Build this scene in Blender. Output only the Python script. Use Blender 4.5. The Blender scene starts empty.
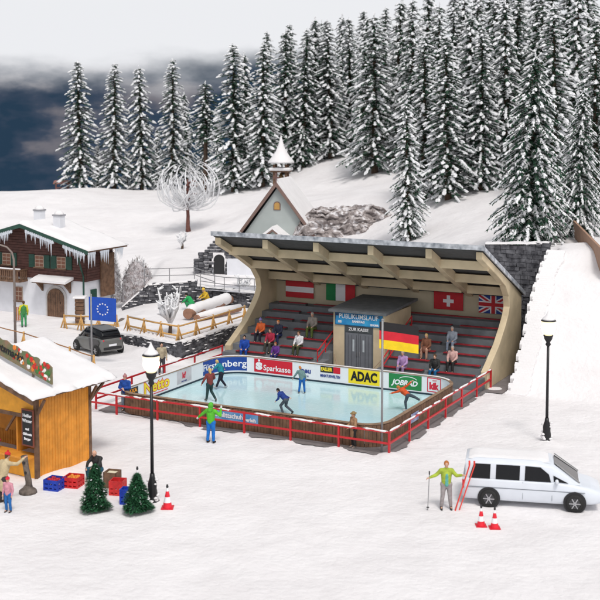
import bpy, bmesh, math, random
import numpy as np
from mathutils import Vector, Matrix, Euler, noise as mnoise
rnd = random.Random(7)
R = math.radians
scene = bpy.context.scene
C = scene.collection

# ------------------------------------------------------------------ camera
CAMZ = 13.9; FPX = 1154.0; PCX = 300.0; PCY = 208.0
PITCH = math.atan(90.0 / FPX)
cam_data = bpy.data.cameras.new('camera')
cam = bpy.data.objects.new('camera', cam_data); C.objects.link(cam)
cam.location = (0, 0, CAMZ); cam.rotation_euler = (math.pi / 2 - PITCH, 0, 0)
cam_data.sensor_width = 36; cam_data.sensor_fit = 'HORIZONTAL'
cam_data.lens = 36 * FPX / 600.0
cam_data.shift_y = -(300 - PCY) / 600.0
cam_data.clip_start = 0.5; cam_data.clip_end = 3000
cam_data.dof.use_dof = True; cam_data.dof.focus_distance = 60; cam_data.dof.aperture_fstop = 0.8
scene.camera = cam
# ------------------------------------------------------------------ light
world = bpy.data.worlds.new('World'); scene.world = world; world.use_nodes = True
nt = world.node_tree; nt.nodes.clear()
SUN_EL = R(58); SUN_AZ = R(-52)      # compass angle from +Y (view direction); light comes from the front left
SUN_DIR = Vector((math.sin(R(165)) * math.cos(SUN_EL), math.cos(R(165)) * math.cos(SUN_EL), math.sin(SUN_EL)))
sky = nt.nodes.new('ShaderNodeTexSky'); sky.sky_type = 'NISHITA'; sky.sun_disc = False
sky.sun_elevation = SUN_EL; sky.sun_rotation = R(165)
sky.air_density = 1.0; sky.dust_density = 4.0; sky.ozone_density = 0.6; sky.altitude = 300
hs = nt.nodes.new('ShaderNodeHueSaturation'); hs.inputs['Saturation'].default_value = 0.22
bg = nt.nodes.new('ShaderNodeBackground'); bg.inputs['Strength'].default_value = 0.15
wo = nt.nodes.new('ShaderNodeOutputWorld')
nt.links.new(sky.outputs[0], hs.inputs['Color']); nt.links.new(hs.outputs[0], bg.inputs['Color']); nt.links.new(bg.outputs[0], wo.inputs[0])
sd = bpy.data.lights.new('sun', 'SUN'); sd.energy = 1.42; sd.angle = R(11); sd.color = (1, .955, .90)
so = bpy.data.objects.new('sun', sd); C.objects.link(so)
so.rotation_euler = (-SUN_DIR).to_track_quat('-Z', 'Y').to_euler(); so.location = (0, 0, 60)
scene.view_settings.view_transform = 'Standard'; scene.view_settings.look = 'None'
scene.view_settings.gamma = 1; scene.view_settings.use_curve_mapping = False
scene.view_settings.exposure = -0.03
scene.render.engine = 'CYCLES'

# ------------------------------------------------------------------ frames
AL = R(27.5)
UX, UY = math.cos(AL), -math.sin(AL)
VX, VY = math.sin(AL), math.cos(AL)
def ground_pt(px, py, z=0.0):
    x = (px - PCX) / FPX; y = -(py - PCY) / FPX
    r = (x, math.cos(PITCH) + y * math.sin(PITCH), -math.sin(PITCH) + y * math.cos(PITCH))
    t = (z - CAMZ) / r[2]
    return Vector((r[0] * t, r[1] * t, z))
OX, OY = 3.682, 46.804
def W(u, v, z=0.0): return Vector((OX + u * UX + v * VX, OY + u * UY + v * VY, z))
def UVc(x, y):
    x -= OX; y -= OY
    return x * UX + y * UY, x * VX + y * VY
def at(px, Y, py=None, z=None):
    x = (px - 300) / 1157.6 * Y
    if z is None: z = CAMZ - (py - 118) / 1157.6 * Y
    return Vector((x, Y, z))

# ------------------------------------------------------------------ materials
MATS = {}
def mat(name, col, rough=.7, metal=0, var=.12, vscale=3.0, bump=.0, bscale=20.0, spec=.4, emit=None, estr=0, col2=None, coat=0, trans=0):
    if name in MATS: return MATS[name]
    m = bpy.data.materials.new(name); m.use_nodes = True; n = m.node_tree; b = n.nodes['Principled BSDF']
    b.inputs['Roughness'].default_value = rough; b.inputs['Metallic'].default_value = metal
    b.inputs['Specular IOR Level'].default_value = spec
    if coat: b.inputs['Coat Weight'].default_value = coat
    if trans: b.inputs['Transmission Weight'].default_value = trans
    tc = n.nodes.new('ShaderNodeTexCoord')
    if var > 0 or col2:
        nz = n.nodes.new('ShaderNodeTexNoise'); nz.inputs['Scale'].default_value = vscale; nz.inputs['Detail'].default_value = 5
        n.links.new(tc.outputs['Object'], nz.inputs['Vector'])
        rp = n.nodes.new('ShaderNodeValToRGB'); rp.color_ramp.elements[0].position = .32; rp.color_ramp.elements[1].position = .68
        c2 = col2 if col2 else tuple(c * (1 - var) for c in col)
        c1 = col if col2 else tuple(min(1, c * (1 + var * .6)) for c in col)
        rp.color_ramp.elements[0].color = (*c2, 1); rp.color_ramp.elements[1].color = (*c1, 1)
        n.links.new(nz.outputs['Fac'], rp.inputs['Fac']); n.links.new(rp.outputs[0], b.inputs['Base Color'])
    else: b.inputs['Base Color'].default_value = (*col, 1)
    if bump:
        nb = n.nodes.new('ShaderNodeTexNoise'); nb.inputs['Scale'].default_value = bscale; nb.inputs['Detail'].default_value = 6
        n.links.new(tc.outputs['Object'], nb.inputs['Vector'])
        bm_ = n.nodes.new('ShaderNodeBump'); bm_.inputs['Strength'].default_value = bump; bm_.inputs['Distance'].default_value = .05
        n.links.new(nb.outputs['Fac'], bm_.inputs['Height']); n.links.new(bm_.outputs[0], b.inputs['Normal'])
    if emit:
        b.inputs['Emission Color'].default_value = (*emit, 1); b.inputs['Emission Strength'].default_value = estr
    MATS[name] = m; return m
SNOW = mat('snow', (.80, .785, .79), .75, var=.04, vscale=1.3, bump=.35, bscale=9, spec=.2)
SNOWT = mat('tree_snow', (.78, .785, .80), .8, var=.05, vscale=4, spec=.15)
NEED = mat('needles', (.036, .095, .058), .8, var=.35, vscale=2, spec=.2)
BARK = mat('bark', (.10, .065, .045), .9, var=.4, vscale=6, bump=.6, bscale=12)
BARKG = mat('bark_grey', (.16, .13, .11), .9, var=.4, vscale=6, bump=.6, bscale=12)
REDM = mat('red_paint', (.52, .022, .03), .45, var=.12)
CONC = mat('stand_concrete', (.62, .51, .345), .8, var=.2, vscale=.8, bump=.08, bscale=15, spec=.2)
DGREY = mat('dark_grey', (.075, .077, .08), .75, var=.15)
TIER = mat('tier_grey', (.17, .178, .19), .8, var=.15, vscale=2)
ROOFI = mat('roof_edge', (.20, .22, .25), .6, var=.2, vscale=3, col2=(.62, .64, .68), bump=.2, bscale=6)
WHITE = mat('white_board', (.78, .79, .82), .35, var=.02)
WOODB = mat('brown_wood', (.165, .092, .055), .75, var=.35, vscale=4, bump=.25, bscale=18)
WOODD = mat('dark_wood', (.085, .035, .028), .75, var=.3, vscale=4, bump=.25, bscale=18)
ORANGE = mat('orange_planks', (.72, .29, .035), .6, var=.18, vscale=2.5, bump=.15, bscale=16)
ORANGE2 = mat('orange_inside', (.80, .36, .03), .6, var=.15)
BLACK = mat('black_metal', (.012, .012, .014), .4, var=.1)
BLKP = mat('black_paint', (.02, .02, .022), .5, var=.1)
GALV = mat('grey_pole', (.28, .28, .29), .5, metal=.3, var=.1)
YWOOD = mat('yellow_wood', (.58, .33, .11), .7, var=.2, vscale=6)
STONE = mat('dark_stone', (.16, .16, .175), .9, var=.0, vscale=2.6, col2=(.035, .035, .042), bump=.6, bscale=7)
STONEW = mat('snowy_stone', (.70, .69, .72), .85, vscale=3.2, col2=(.30, .28, .28), bump=.6, bscale=7)
ROCK = mat('rock', (.34, .29, .28), .9, vscale=1.6, col2=(.16, .13, .125), bump=.8, bscale=4)
PLAST = mat('white_plaster', (.70, .71, .75), .85, var=.06, vscale=1.5, bump=.1, bscale=12)
YEL = mat('yellow', (.85, .66, .02), .5, var=.03)
BLUE = mat('banner_blue', (.012, .06, .30), .4, var=.15)
RED = mat('banner_red', (.60, .012, .03), .4, var=.05)
GREEN = mat('banner_green', (.02, .22, .06), .4, var=.05)
LW = mat('letter_white', (.82, .82, .84), .5, var=0)
LB = mat('letter_black', (.01, .01, .012), .5, var=0)
LBL = mat('letter_blue', (.02, .05, .25), .5, var=0)
LR = mat('letter_red', (.62, .02, .05), .5, var=0)
LY = mat('letter_yellow', (.85, .66, .03), .5, var=0)
SKIN = mat('skin', (.62, .36, .25), .6, var=.04)
GLASSD = mat('dark_glass', (.008, .009, .011), .06, var=0, spec=.28)
WARMW = mat('lit_window', (.12, .045, .03), .3, var=.0, emit=(1, .40, .15), estr=.05)
def cmat(c, rough=.65):
    k = 'paint_%02d_%02d_%02d' % tuple(int(x * 99) for x in c)
    return mat(k, c, rough, var=.22, vscale=7, bump=.5, bscale=16)

# ------------------------------------------------------------------ mesh builder
class MB:
    def __init__(s): s.v = []; s.f = []; s.m = []
    def add(s, vs, fs, mi=0, M=None):
        o = len(s.v)
        if M is not None: vs = [M @ Vector(p) for p in vs]
        s.v += [tuple(p) for p in vs]; s.f += [tuple(i + o for i in f) for f in fs]; s.m += [mi] * len(fs)
    def box(s, x0, x1, y0, y1, z0, z1, mi=0, M=None):
        vs = [(x0, y0, z0), (x1, y0, z0), (x1, y1, z0), (x0, y1, z0), (x0, y0, z1), (x1, y0, z1), (x1, y1, z1), (x0, y1, z1)]
        s.add(vs, [(0, 3, 2, 1), (4, 5, 6, 7), (0, 1, 5, 4), (1, 2, 6, 5), (2, 3, 7, 6), (3, 0, 4, 7)], mi, M)
    def bar(s, a, b, w, h, mi=0):
        a = Vector(a); b = Vector(b); d = b - a; L = d.length
        q = d.to_track_quat('X', 'Z'); M = Matrix.Translation(a) @ q.to_matrix().to_4x4()
        s.box(0, L, -w / 2, w / 2, -h / 2, h / 2, mi, M)
    def tube(s, pts, rs, n=8, mi=0, cap=True):
        pts = [Vector(p) for p in pts]
        if not hasattr(rs, '__len__'): rs = [rs] * len(pts)
        o = len(s.v); ref = Vector((0.13, .21, .97))
        for i, p in enumerate(pts):
            d = (pts[min(i + 1, len(pts) - 1)] - pts[max(i - 1, 0)])
            if d.length < 1e-6: d = Vector((0, 0, 1))
            d.normalize()
            a = ref if abs(d.dot(ref)) < .95 else Vector((1, 0, 0))
            x = d.cross(a).normalized(); y = d.cross(x)
            for k in range(n):
                t = 2 * math.pi * k / n
                s.v.append(tuple(p + (x * math.cos(t) + y * math.sin(t)) * rs[i]))
        for i in range(len(pts) - 1):
            for k in range(n):
                a = o + i * n + k; b = o + i * n + (k + 1) % n
                s.f.append((a, b, b + n, a + n)); s.m.append(mi)
        if cap:
            s.f.append(tuple(o + k for k in reversed(range(n)))); s.m.append(mi)
            s.f.append(tuple(o + (len(pts) - 1) * n + k for k in range(n))); s.m.append(mi)
    def lathe(s, prof, n=16, c=(0, 0), mi=0, cap=True):
        o = len(s.v)
        for r, z in prof:
            for k in range(n):
                t = 2 * math.pi * k / n; s.v.append((c[0] + r * math.cos(t), c[1] + r * math.sin(t), z))
        for i in range(len(prof) - 1):
            for k in range(n):
                a = o + i * n + k; b = o + i * n + (k + 1) % n
                s.f.append((a, b, b + n, a + n)); s.m.append(mi)
        if cap:
            s.f.append(tuple(o + k for k in reversed(range(n)))); s.m.append(mi)
            s.f.append(tuple(o + (len(prof) - 1) * n + k for k in range(n))); s.m.append(mi)
    def prism(s, poly, h0, h1, axis='x', mi=0, M=None):
        # poly in the two other axes (x:(y,z)  y:(x,z)  z:(x,y))
        def P(a, b, h): return (h, a, b) if axis == 'x' else ((a, h, b) if axis == 'y' else (a, b, h))
        n = len(poly)
        vs = [P(a, b, h0) for a, b in poly] + [P(a, b, h1) for a, b in poly]
        fs = [tuple(range(n)), tuple(reversed(range(n, 2 * n)))] + [(i, i + n, (i + 1) % n + n, (i + 1) % n) for i in range(n)]
        s.add(vs, fs, mi, M)
    def blob(s, c, r, sx=1, sy=1, sz=1, mi=0, n=8, jit=0, rg=None, rot=None):
        o = len(s.v); rows = max(3, n // 2)
        c = Vector(c); g = rg or rnd
        vs = []
        for i in range(rows + 1):
            ph = math.pi * i / rows
            for k in range(n):
                t = 2 * math.pi * k / n
                j = 1 + (g.uniform(-jit, jit) if jit else 0)
                p = Vector((math.cos(t) * math.sin(ph) * sx, math.sin(t) * math.sin(ph) * sy, math.cos(ph) * sz)) * r * j
                if rot is not None: p = rot @ p
                vs.append(c + p)
        s.v += [tuple(p) for p in vs]
        for i in range(rows):
            for k in range(n):
                a = o + i * n + k; b = o + i * n + (k + 1) % n
                s.f.append((a, a + n, b + n, b)); s.m.append(mi)
    def build(s, name, mats, parent=None, smooth=False, bevel=0, fix=True):
        me = bpy.data.meshes.new(name)
        me.from_pydata(s.v, [], s.f)
        if not hasattr(mats, '__len__'): mats = [mats]
        for m in mats: me.materials.append(m)
        me.polygons.foreach_set('material_index', s.m)
        if smooth: me.polygons.foreach_set('use_smooth', [True] * len(me.polygons))
        me.update()
        if fix and len(s.f) < 60000:
            b = bmesh.new(); b.from_mesh(me); bmesh.ops.remove_doubles(b, verts=b.verts, dist=1e-5)
            bmesh.ops.recalc_face_normals(b, faces=b.faces); b.to_mesh(me); b.free()
        o = bpy.data.objects.new(name, me); C.objects.link(o)
        if parent is not None: o.parent = parent
        if bevel:
            md = o.modifiers.new('bevel', 'BEVEL'); md.width = bevel; md.segments = 2; md.limit_method = 'ANGLE'
        return o
def tag(o, label=None, cat=None, group=None, kind=None):
    if label: o['label'] = label
    if cat: o['category'] = cat
    if group: o['group'] = group
    if kind: o['kind'] = kind
    return o
def thing(name, loc, rz, label, cat, group=None):
    o = bpy.data.objects.new(name, None); C.objects.link(o); o.location = loc; o.rotation_euler = (0, 0, rz)
    o.empty_display_size = .3
    return tag(o, label, cat, group)
def copy_tree(o, parent=None):
    c = o.copy(); C.objects.link(c); c.parent = parent
    for ch in list(o.children): copy_tree(ch, c)
    return c
def letter_mesh(text, size, bold=0.0, align='CENTER', extrude=.006, shear=0, sx=1.0):
    cu = bpy.data.curves.new('t', 'FONT'); cu.body = text; cu.size = size; cu.align_x = align; cu.align_y = 'CENTER'
    cu.extrude = extrude; cu.offset = bold; cu.shear = shear; cu.resolution_u = 3
    ob = bpy.data.objects.new('t', cu); C.objects.link(ob)
    bpy.context.view_layer.update()
    me = bpy.data.meshes.new_from_object(ob.evaluated_get(bpy.context.evaluated_depsgraph_get()))
    bpy.data.objects.remove(ob); bpy.data.curves.remove(cu)
    if sx != 1.0:
        for v in me.vertices: v.co.x *= sx
    return me
def letters(text, size, m, parent, loc, rot=(math.pi / 2, 0, 0), name='lettering', **k):
    me = letter_mesh(text, size, **k); me.materials.clear(); me.materials.append(m)
    o = bpy.data.objects.new(name, me); C.objects.link(o); o.parent = parent; o.location = loc; o.rotation_euler = rot
    return o
def plank_wall(mb, x0, x1, z0, z1, y, th, pw, vertical=True, mi=0, g=None, M=None, clip=None):
    g = g or rnd
    a, b = (x0, x1) if vertical else (z0, z1)
    n = max(1, round((b - a) / pw)); w = (b - a) / n
    for i in range(n):
        p = a + i * w; gap = .012; j = g.uniform(-.008, .008)
        if vertical:
            t = clip(p + w / 2) if clip else z1
            mb.box(p + gap, p + w - gap, y - th / 2 + j, y + th / 2 + j, z0, t, mi, M)
        else: mb.box(x0, x1, y - th / 2 + j, y + th / 2 + j, p + gap, p + w - gap, mi, M)
    e = .02
    if not clip: mb.box(x0 + e, x1 - e, y - th * .3, y + th * .3, z0 + e, z1 - e, mi, M)
# ------------------------------------------------------------------ terrain
def sm(t): 
    t = np.clip(t, 0, 1); return t * t * (3 - 2 * t)
pix = [(0,195,150),(50,188,150),(100,187,150),(170,191,150),(215,190,140),(235,192,132),(262,188,132),(290,183,130),(310,168,135),
 (340,157,138),(375,170,125),(395,178,120),(60,215,122),(0,212,122),(120,240,108),(150,236,112),(187,232,112),(220,225,112),(232,208,118),
 (250,215,110),(300,200,115),(345,203,107),(345,240,97),(310,238,99),(390,205,103),(390,240,90),(408,245,86),(430,200,98),(480,200,93),
 (450,238,80),(480,240,76),(530,242,69),(548,250,66),(590,240,70),(600,215,80),(560,232,74),(450,165,120),(520,165,115),(590,165,110),
 (600,135,140),(450,145,150),(370,146,162),(310,152,158),(560,140,150),(-60,195,150),(-60,215,120),(660,240,66),(700,200,90),(680,140,130)]
cp = [tuple(at(a, Y, b)) for a, b, Y in pix]
cp += [(-12.3,81,2.3),(-9,81,2.4),(-5,81,2.4),(-8,90,2.5),(-12,92,2.5),(-3,86,2.4),(0,84,2.5),(-4.5,98,2.7),(1,98,2.7),(3,90,2.6),(2,75,2.4),(5,75,3.2),
 (-20,96,1.4),(-30,96,1.4),(-20,106,2.3),(-40,96,1.4),(-60,185,-5),(-30,185,-5),(-10,190,-4),(10,195,-1),(35,195,0),(60,190,1),(-80,150,4),(-90,185,-5),(80,150,11),(80,100,10),(-70,100,1.5)]
cp = np.array(cp)
def tps_fit(P, z):
    n = len(P); d = np.sqrt(((P[:, None] - P[None]) ** 2).sum(2)); K = np.where(d > 0, d * d * np.log(d + 1e-9), 0) + np.eye(n) * 8.0
    A = np.zeros((n + 3, n + 3)); A[:n, :n] = K; A[:n, n] = 1; A[:n, n + 1:] = P; A[n, :n] = 1; A[n + 1:, :n] = P.T
    return np.linalg.solve(A, np.concatenate([z, np.zeros(3)]))
TW = tps_fit(cp[:, :2], cp[:, 2])
def tps(X, Y):
    out = np.full(X.shape, TW[-3]) + TW[-2] * X + TW[-1] * Y
    for i in range(len(cp)):
        d2 = (X - cp[i, 0]) ** 2 + (Y - cp[i, 1]) ** 2
        out += TW[i] * np.where(d2 > 0, .5 * d2 * np.log(d2 + 1e-9), 0)
    return out
RVv = [12.3, 12.9, 13.8, 14.7, 15.9, 17.7, 19.6, 22.0]; RVz = [0, .25, 1.05, 2.1, 3.7, 5.4, 6.55, 6.9]
_mg = random.Random(77)
MOUNDS = [(-5.35, 40.9, .30, .16), (10.57, 48.5, .35, .17)]
for _i in range(8): _p = W(-2.31 * _i - .05, -.18); MOUNDS.append((_p.x, _p.y, _mg.uniform(.22, .4), _mg.uniform(.04, .11)))
for _i in range(7): _p = W(.22, 2.22 * _i); MOUNDS.append((_p.x, _p.y, _mg.uniform(.22, .4), _mg.uniform(.04, .12)))
for _i in range(12): MOUNDS.append((-10.1 + 1.58 * _i / 11 + .12, 43.5 + 2.37 * _i / 11 - .1, .22, _mg.uniform(.02, .10)))
for _i in range(16): _f = _i / 15; MOUNDS.append((-11.3 + 4.4 * _f, 70.0 - 4.9 * _f, .35, _mg.uniform(.05, .2)))
for _i in range(22): MOUNDS.append((_mg.uniform(-9, 15), _mg.uniform(38, 47), _mg.uniform(.3, 1.1), _mg.uniform(-.06, .07)))
for _i in range(14): _p = W(_mg.uniform(1.5, 9), _mg.uniform(3, 12)); MOUNDS.append((_p.x, _p.y, _mg.uniform(.3, .9), _mg.uniform(-.06, .08)))
def hnoise(X, Y, s, a, k=0.0):
    return a * (np.sin(X / s + 1.3 + k) * np.cos(Y / s * 1.13 + .7 + k) + .5 * np.sin(X / s * 2.1 + Y / s * 1.7 + k) * np.cos(Y / s * 2.4 - X / s * .8))
def terrain(X, Y):
    X = np.asarray(X, float); Y = np.asarray(Y, float)
    T = tps(X, Y)
    U = (X - OX) * UX + (Y - OY) * UY; V = (X - OX) * VX + (Y - OY) * VY
    wx = sm((X + 11.9) / 1.3)
    hA = sm((Y - 84) / 13); hB = sm((Y - 80.3) / .5)
    h = hA * (1 - wx) + hB * wx
    h2 = sm((V - 20.35) / .3) * sm((U + 18.0) / .6)
    h = np.maximum(h, h2)
    # plateau behind the lower gabion wall: line A(-11.1,70.2) -> B(-6.9,65.3), then along u=-18.1
    nx, ny = (70.2 - 65.3), (11.1 - 6.9); L = math.hypot(nx, ny); nx /= L; ny /= L
    dAB = (X + 6.9) * nx + (Y - 65.3) * ny
    p2 = sm(dAB / .35) * sm((-18.15 - U) / .35) * sm((X + 14.5) / 4.5) * sm((Y - 60) / 2)
    low = p2 * 1.0 + hnoise(X, Y, 2.3, .02) + hnoise(X, Y, 4.9, .05) * sm((np.hypot(X, Y - 50) - 14) / 6) * (Y < 62)
    inrink = (U > -16.5) & (U < 1.0) & (V > -.5) & (V < 20.2)
    low = np.where(inrink, -.03, low)
    Z = low * (1 - h) + T * h
    rz = np.interp(V - .12 * np.clip(U - 1.1, 0, 30), RVv, RVz)
    mr = sm((U - 1.15) / .3)
    blend = sm((V - 19.5) / 6)
    ZR = rz * (1 - blend) + np.maximum(T, 0) * blend
    Z = np.where(U > 1.1, Z * (1 - mr) + (ZR + hnoise(X, Y, 1.3, .05) * sm((V - 12.6) / 2) + hnoise(X, Y, .55, .014, 2.) * sm((V - 12) / 2)) * mr, Z)
    far = sm((Y - 90) / 20)
    Z = Z + hnoise(X, Y, 5.0, .25) * far + hnoise(X, Y, 1.3, .035) * h
    edge = np.maximum(sm((Y - 172) / 15), 0)
    Z = Z * (1 - edge) + (-7) * edge
    for mx_, my_, mr_, mh_ in MOUNDS: Z = Z + mh_ * np.exp(-((X - mx_) ** 2 + (Y - my_) ** 2) / (2 * mr_ * mr_))
    side = sm((np.abs(X) - 95) / 40) * (Y > 60)
    return Z * (1 - side)
def tz(x, y): return float(terrain(np.array([x]), np.array([y]))[0])
xs = np.unique(np.concatenate([np.arange(-300, -60, 20.), np.arange(-60, -30, 2.), np.arange(-30, 26, .3), np.arange(26, 60, 2.), np.arange(60, 301, 20.)]))
ys = np.unique(np.concatenate([np.arange(-120, 25, 15.), np.arange(25, 38, .8), np.arange(38, 92, .3), np.arange(92, 130, .8), np.arange(130, 190, 2.), np.arange(190, 321, 15.)]))
GX, GY = np.meshgrid(xs, ys); GZ = terrain(GX, GY)
nx_, ny_ = len(xs), len(ys)
me = bpy.data.meshes.new('snow_ground')
vs = np.stack([GX.ravel(), GY.ravel(), GZ.ravel()], 1)
idx = np.arange(nx_ * ny_).reshape(ny_, nx_)
fs = np.stack([idx[:-1, :-1].ravel(), idx[:-1, 1:].ravel(), idx[1:, 1:].ravel(), idx[1:, :-1].ravel()], 1)
me.from_pydata(vs.tolist(), [], fs.tolist()); me.polygons.foreach_set('use_smooth', [True] * len(me.polygons))
gm = mat('snow_field', (.80, .795, .81), .8, var=.0, spec=.15)
n = gm.node_tree; b = n.nodes['Principled BSDF']; tc = n.nodes.new('ShaderNodeTexCoord')
nz = n.nodes.new('ShaderNodeTexNoise'); nz.inputs['Scale'].default_value = .35; nz.inputs['Detail'].default_value = 8; nz.inputs['Roughness'].default_value = .65
rp = n.nodes.new('ShaderNodeValToRGB'); rp.color_ramp.elements[0].position = .25; rp.color_ramp.elements[0].color = (.72, .695, .70, 1)
rp.color_ramp.elements[1].position = .6; rp.color_ramp.elements[1].color = (.81, .79, .795, 1)
n.links.new(tc.outputs['Object'], nz.inputs['Vector']); n.links.new(nz.outputs['Fac'], rp.inputs[0]); n.links.new(rp.outputs[0], b.inputs['Base Color'])
n1 = n.nodes.new('ShaderNodeTexNoise'); n1.inputs['Scale'].default_value = 5; n1.inputs['Detail'].default_value = 8
n2 = n.nodes.new('ShaderNodeTexNoise'); n2.inputs['Scale'].default_value = .9; n2.inputs['Detail'].default_value = 5
mx = n.nodes.new('ShaderNodeMath'); mx.operation = 'MULTIPLY_ADD'; mx.inputs[1].default_value = 3.2
n.links.new(tc.outputs['Object'], n1.inputs['Vector']); n.links.new(tc.outputs['Object'], n2.inputs['Vector'])
n.links.new(n2.outputs['Fac'], mx.inputs[0]); n.links.new(n1.outputs['Fac'], mx.inputs[2])
bp = n.nodes.new('ShaderNodeBump'); bp.inputs['Strength'].default_value = .26; bp.inputs['Distance'].default_value = .2
n.links.new(mx.outputs[0], bp.inputs['Height']); n.links.new(bp.outputs[0], b.inputs['Normal'])
me.materials.append(gm)
go = bpy.data.objects.new('ground', me); C.objects.link(go); go['kind'] = 'structure'

# sky backdrop: curved board standing behind the hill
sb = MB(); RB = 265.0; N = 96
for i in range(N + 1):
    a = R(-70 + 140 * i / N)
    for z in (-30, 75): sb.v.append((RB * math.sin(a), RB * math.cos(a), z))
for i in range(N): sb.f.append((2 * i, 2 * i + 2, 2 * i + 3, 2 * i + 1)); sb.m.append(0)
sm_ = bpy.data.materials.new('sky_backdrop'); sm_.use_nodes = True; n = sm_.node_tree; n.nodes.clear()
out = n.nodes.new('ShaderNodeOutputMaterial'); em = n.nodes.new('ShaderNodeEmission'); n.links.new(em.outputs[0], out.inputs[0])
tc = n.nodes.new('ShaderNodeTexCoord'); mp = n.nodes.new('ShaderNodeMapping'); mp.inputs['Scale'].default_value = (.040, .040, .095)
mp.inputs['Location'].default_value = (1.8, 0, 2.35)
nz = n.nodes.new('ShaderNodeTexNoise'); nz.inputs['Scale'].default_value = 1; nz.inputs['Detail'].default_value = 6; nz.inputs['Roughness'].default_value = .5
n.links.new(tc.outputs['Object'], mp.inputs[0]); n.links.new(mp.outputs[0], nz.inputs['Vector'])
rp = n.nodes.new('ShaderNodeValToRGB'); cr = rp.color_ramp; cr.elements[0].position = .46; cr.elements[0].color = (.022, .048, .085, 1)
cr.elements[1].position = .60; cr.elements[1].color = (.17, .165, .19, 1); e = cr.elements.new(.53); e.color = (.05, .07, .11, 1)
n.links.new(nz.outputs['Fac'], rp.inputs[0])
sx = n.nodes.new('ShaderNodeSeparateXYZ'); n.links.new(tc.outputs['Object'], sx.inputs[0])
ma = n.nodes.new('ShaderNodeMath'); ma.operation = 'MULTIPLY_ADD'; ma.inputs[1].default_value = 18.0
n.links.new(nz.outputs['Fac'], ma.inputs[0]); n.links.new(sx.outputs['Z'], ma.inputs[2])
mr = n.nodes.new('ShaderNodeMapRange'); mr.interpolation_type = 'SMOOTHSTEP'; mr.inputs['From Min'].default_value = 28.0; mr.inputs['From Max'].default_value = 40
n.links.new(ma.outputs[0], mr.inputs['Value'])
mxc = n.nodes.new('ShaderNodeMix'); mxc.data_type = 'RGBA'; mxc.inputs['B'].default_value = (.86, .87, .90, 1)
n.links.new(mr.outputs[0], mxc.inputs['Factor']); n.links.new(rp.outputs[0], mxc.inputs['A']); n.links.new(mxc.outputs['Result'], em.inputs['Color'])
em.inputs['Strength'].default_value = 1.0
so_ = sb.build('sky', sm_, smooth=True, fix=False); so_['kind'] = 'structure'

# pavement round the rink with a ragged snow edge, and the ice
pv = MB(); pts = []
def wob(t, a=.12): return a * (math.sin(t * 1.7) + .6 * math.sin(t * 4.1 + 1) + .4 * math.sin(t * 9.3))
for i in range(81): u = -15.2 + 15.4 * i / 80; pts.append((u, -.16 + .8 * wob(u * 1.3) * (1.0) + (.55 if u < -9.5 else 0) * min(1, (-9.5 - u) / 1.5) + .0))
for i in range(61): v = -.2 + 12.6 * i / 60; pts.append((.12 + wob(v * 1.9 + 2, .06), v))
pts += [(.9, 12.4), (.9, 19.0), (-16.4, 19.0), (-16.4, 12), (-15.3, 11)]
pv.v = [(*W(u, v).xy, .012) for u, v in pts]; pv.f = [tuple(range(len(pts)))]; pv.m = [0]
PAVE = mat('pavement_grey', (.20, .18, .18), .9, var=.2, vscale=1.5, bump=.2, bscale=12)
po = pv.build('pavement', PAVE, fix=False); po['kind'] = 'structure'
bmx = bmesh.new(); bmx.from_mesh(po.data); bmesh.ops.triangulate(bmx, faces=bmx.faces)
for f in bmx.faces:
    if f.normal.z < 0: f.normal_flip()
bmx.to_mesh(po.data); bmx.free()

# rounded rectangle path of the rink barrier (u,v): starts front left, runs up the left side, along the back, down the right, back along the front
def rr_path(off=0.0, step=.12):
    u0, u1, v0, v1 = -14.15 - off, -.65 + off, .55 - off, 10.3 + off
    r = [1.0 + off, 1.7 + off, 1.5 + off, 1.1 + off]   # FL, BL, BR, FR
    P = []
    def line(a, b):
        L = math.hypot(b[0] - a[0], b[1] - a[1]); k = max(1, int(L / step))
        for i in range(k): P.append((a[0] + (b[0] - a[0]) * i / k, a[1] + (b[1] - a[1]) * i / k))
    def arc(c, rad, a0, a1):
        k = 14
        for i in range(k): t = R(a0 + (a1 - a0) * i / k); P.append((c[0] + rad * math.cos(t), c[1] + rad * math.sin(t)))
    line((u0, v0 + r[0]), (u0, v1 - r[1])); arc((u0 + r[1], v1 - r[1]), r[1], 180, 90)
    line((u0 + r[1], v1), (u1 - r[2], v1)); arc((u1 - r[2], v1 - r[2]), r[2], 90, 0)
    line((u1, v1 - r[2]), (u1, v0 + r[3])); arc((u1 - r[3], v0 + r[3]), r[3], 0, -90)
    line((u1 - r[3], v0), (u0 + r[0], v0)); arc((u0 + r[0], v0 + r[0]), r[0], 270, 180)
    return P
PATH = rr_path(0, .06)
PS = [0.0]
for i in range(len(PATH)):
    a = PATH[i]; b = PATH[(i + 1) % len(PATH)]; PS.append(PS[-1] + math.hypot(b[0] - a[0], b[1] - a[1]))
def path_at(s, inset=0.0):
    s = s % PS[-1]
    import bisect
    i = min(bisect.bisect_right(PS, s) - 1, len(PATH) - 1)
    a = PATH[i]; b = PATH[(i + 1) % len(PATH)]; L = PS[i + 1] - PS[i]; t = (s - PS[i]) / L
    du, dv = (b[0] - a[0]) / L, (b[1] - a[1]) / L
    return a[0] + (b[0] - a[0]) * t + dv * inset, a[1] + (b[1] - a[1]) * t - du * inset      # inset > 0: towards the ice
def s_left(v): return v - 1.55
S_BACK0 = (10.3 - 1.7 - 1.55) + 1.7 * math.pi / 2
def s_back(u): return S_BACK0 + (u - (-14.15 + 1.7))
ice = MB(); ip = rr_path(-.01, .5)
ice.v = [(*W(u, v).xy, .05) for u, v in ip]; ice.f = [tuple(range(len(ip)))]; ice.m = [0]
ICE = mat('rink_ice', (.46, .70, .74), .10, vscale=.5, col2=(.56, .75, .78), bump=.02, bscale=2.5, spec=.5)
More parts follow.
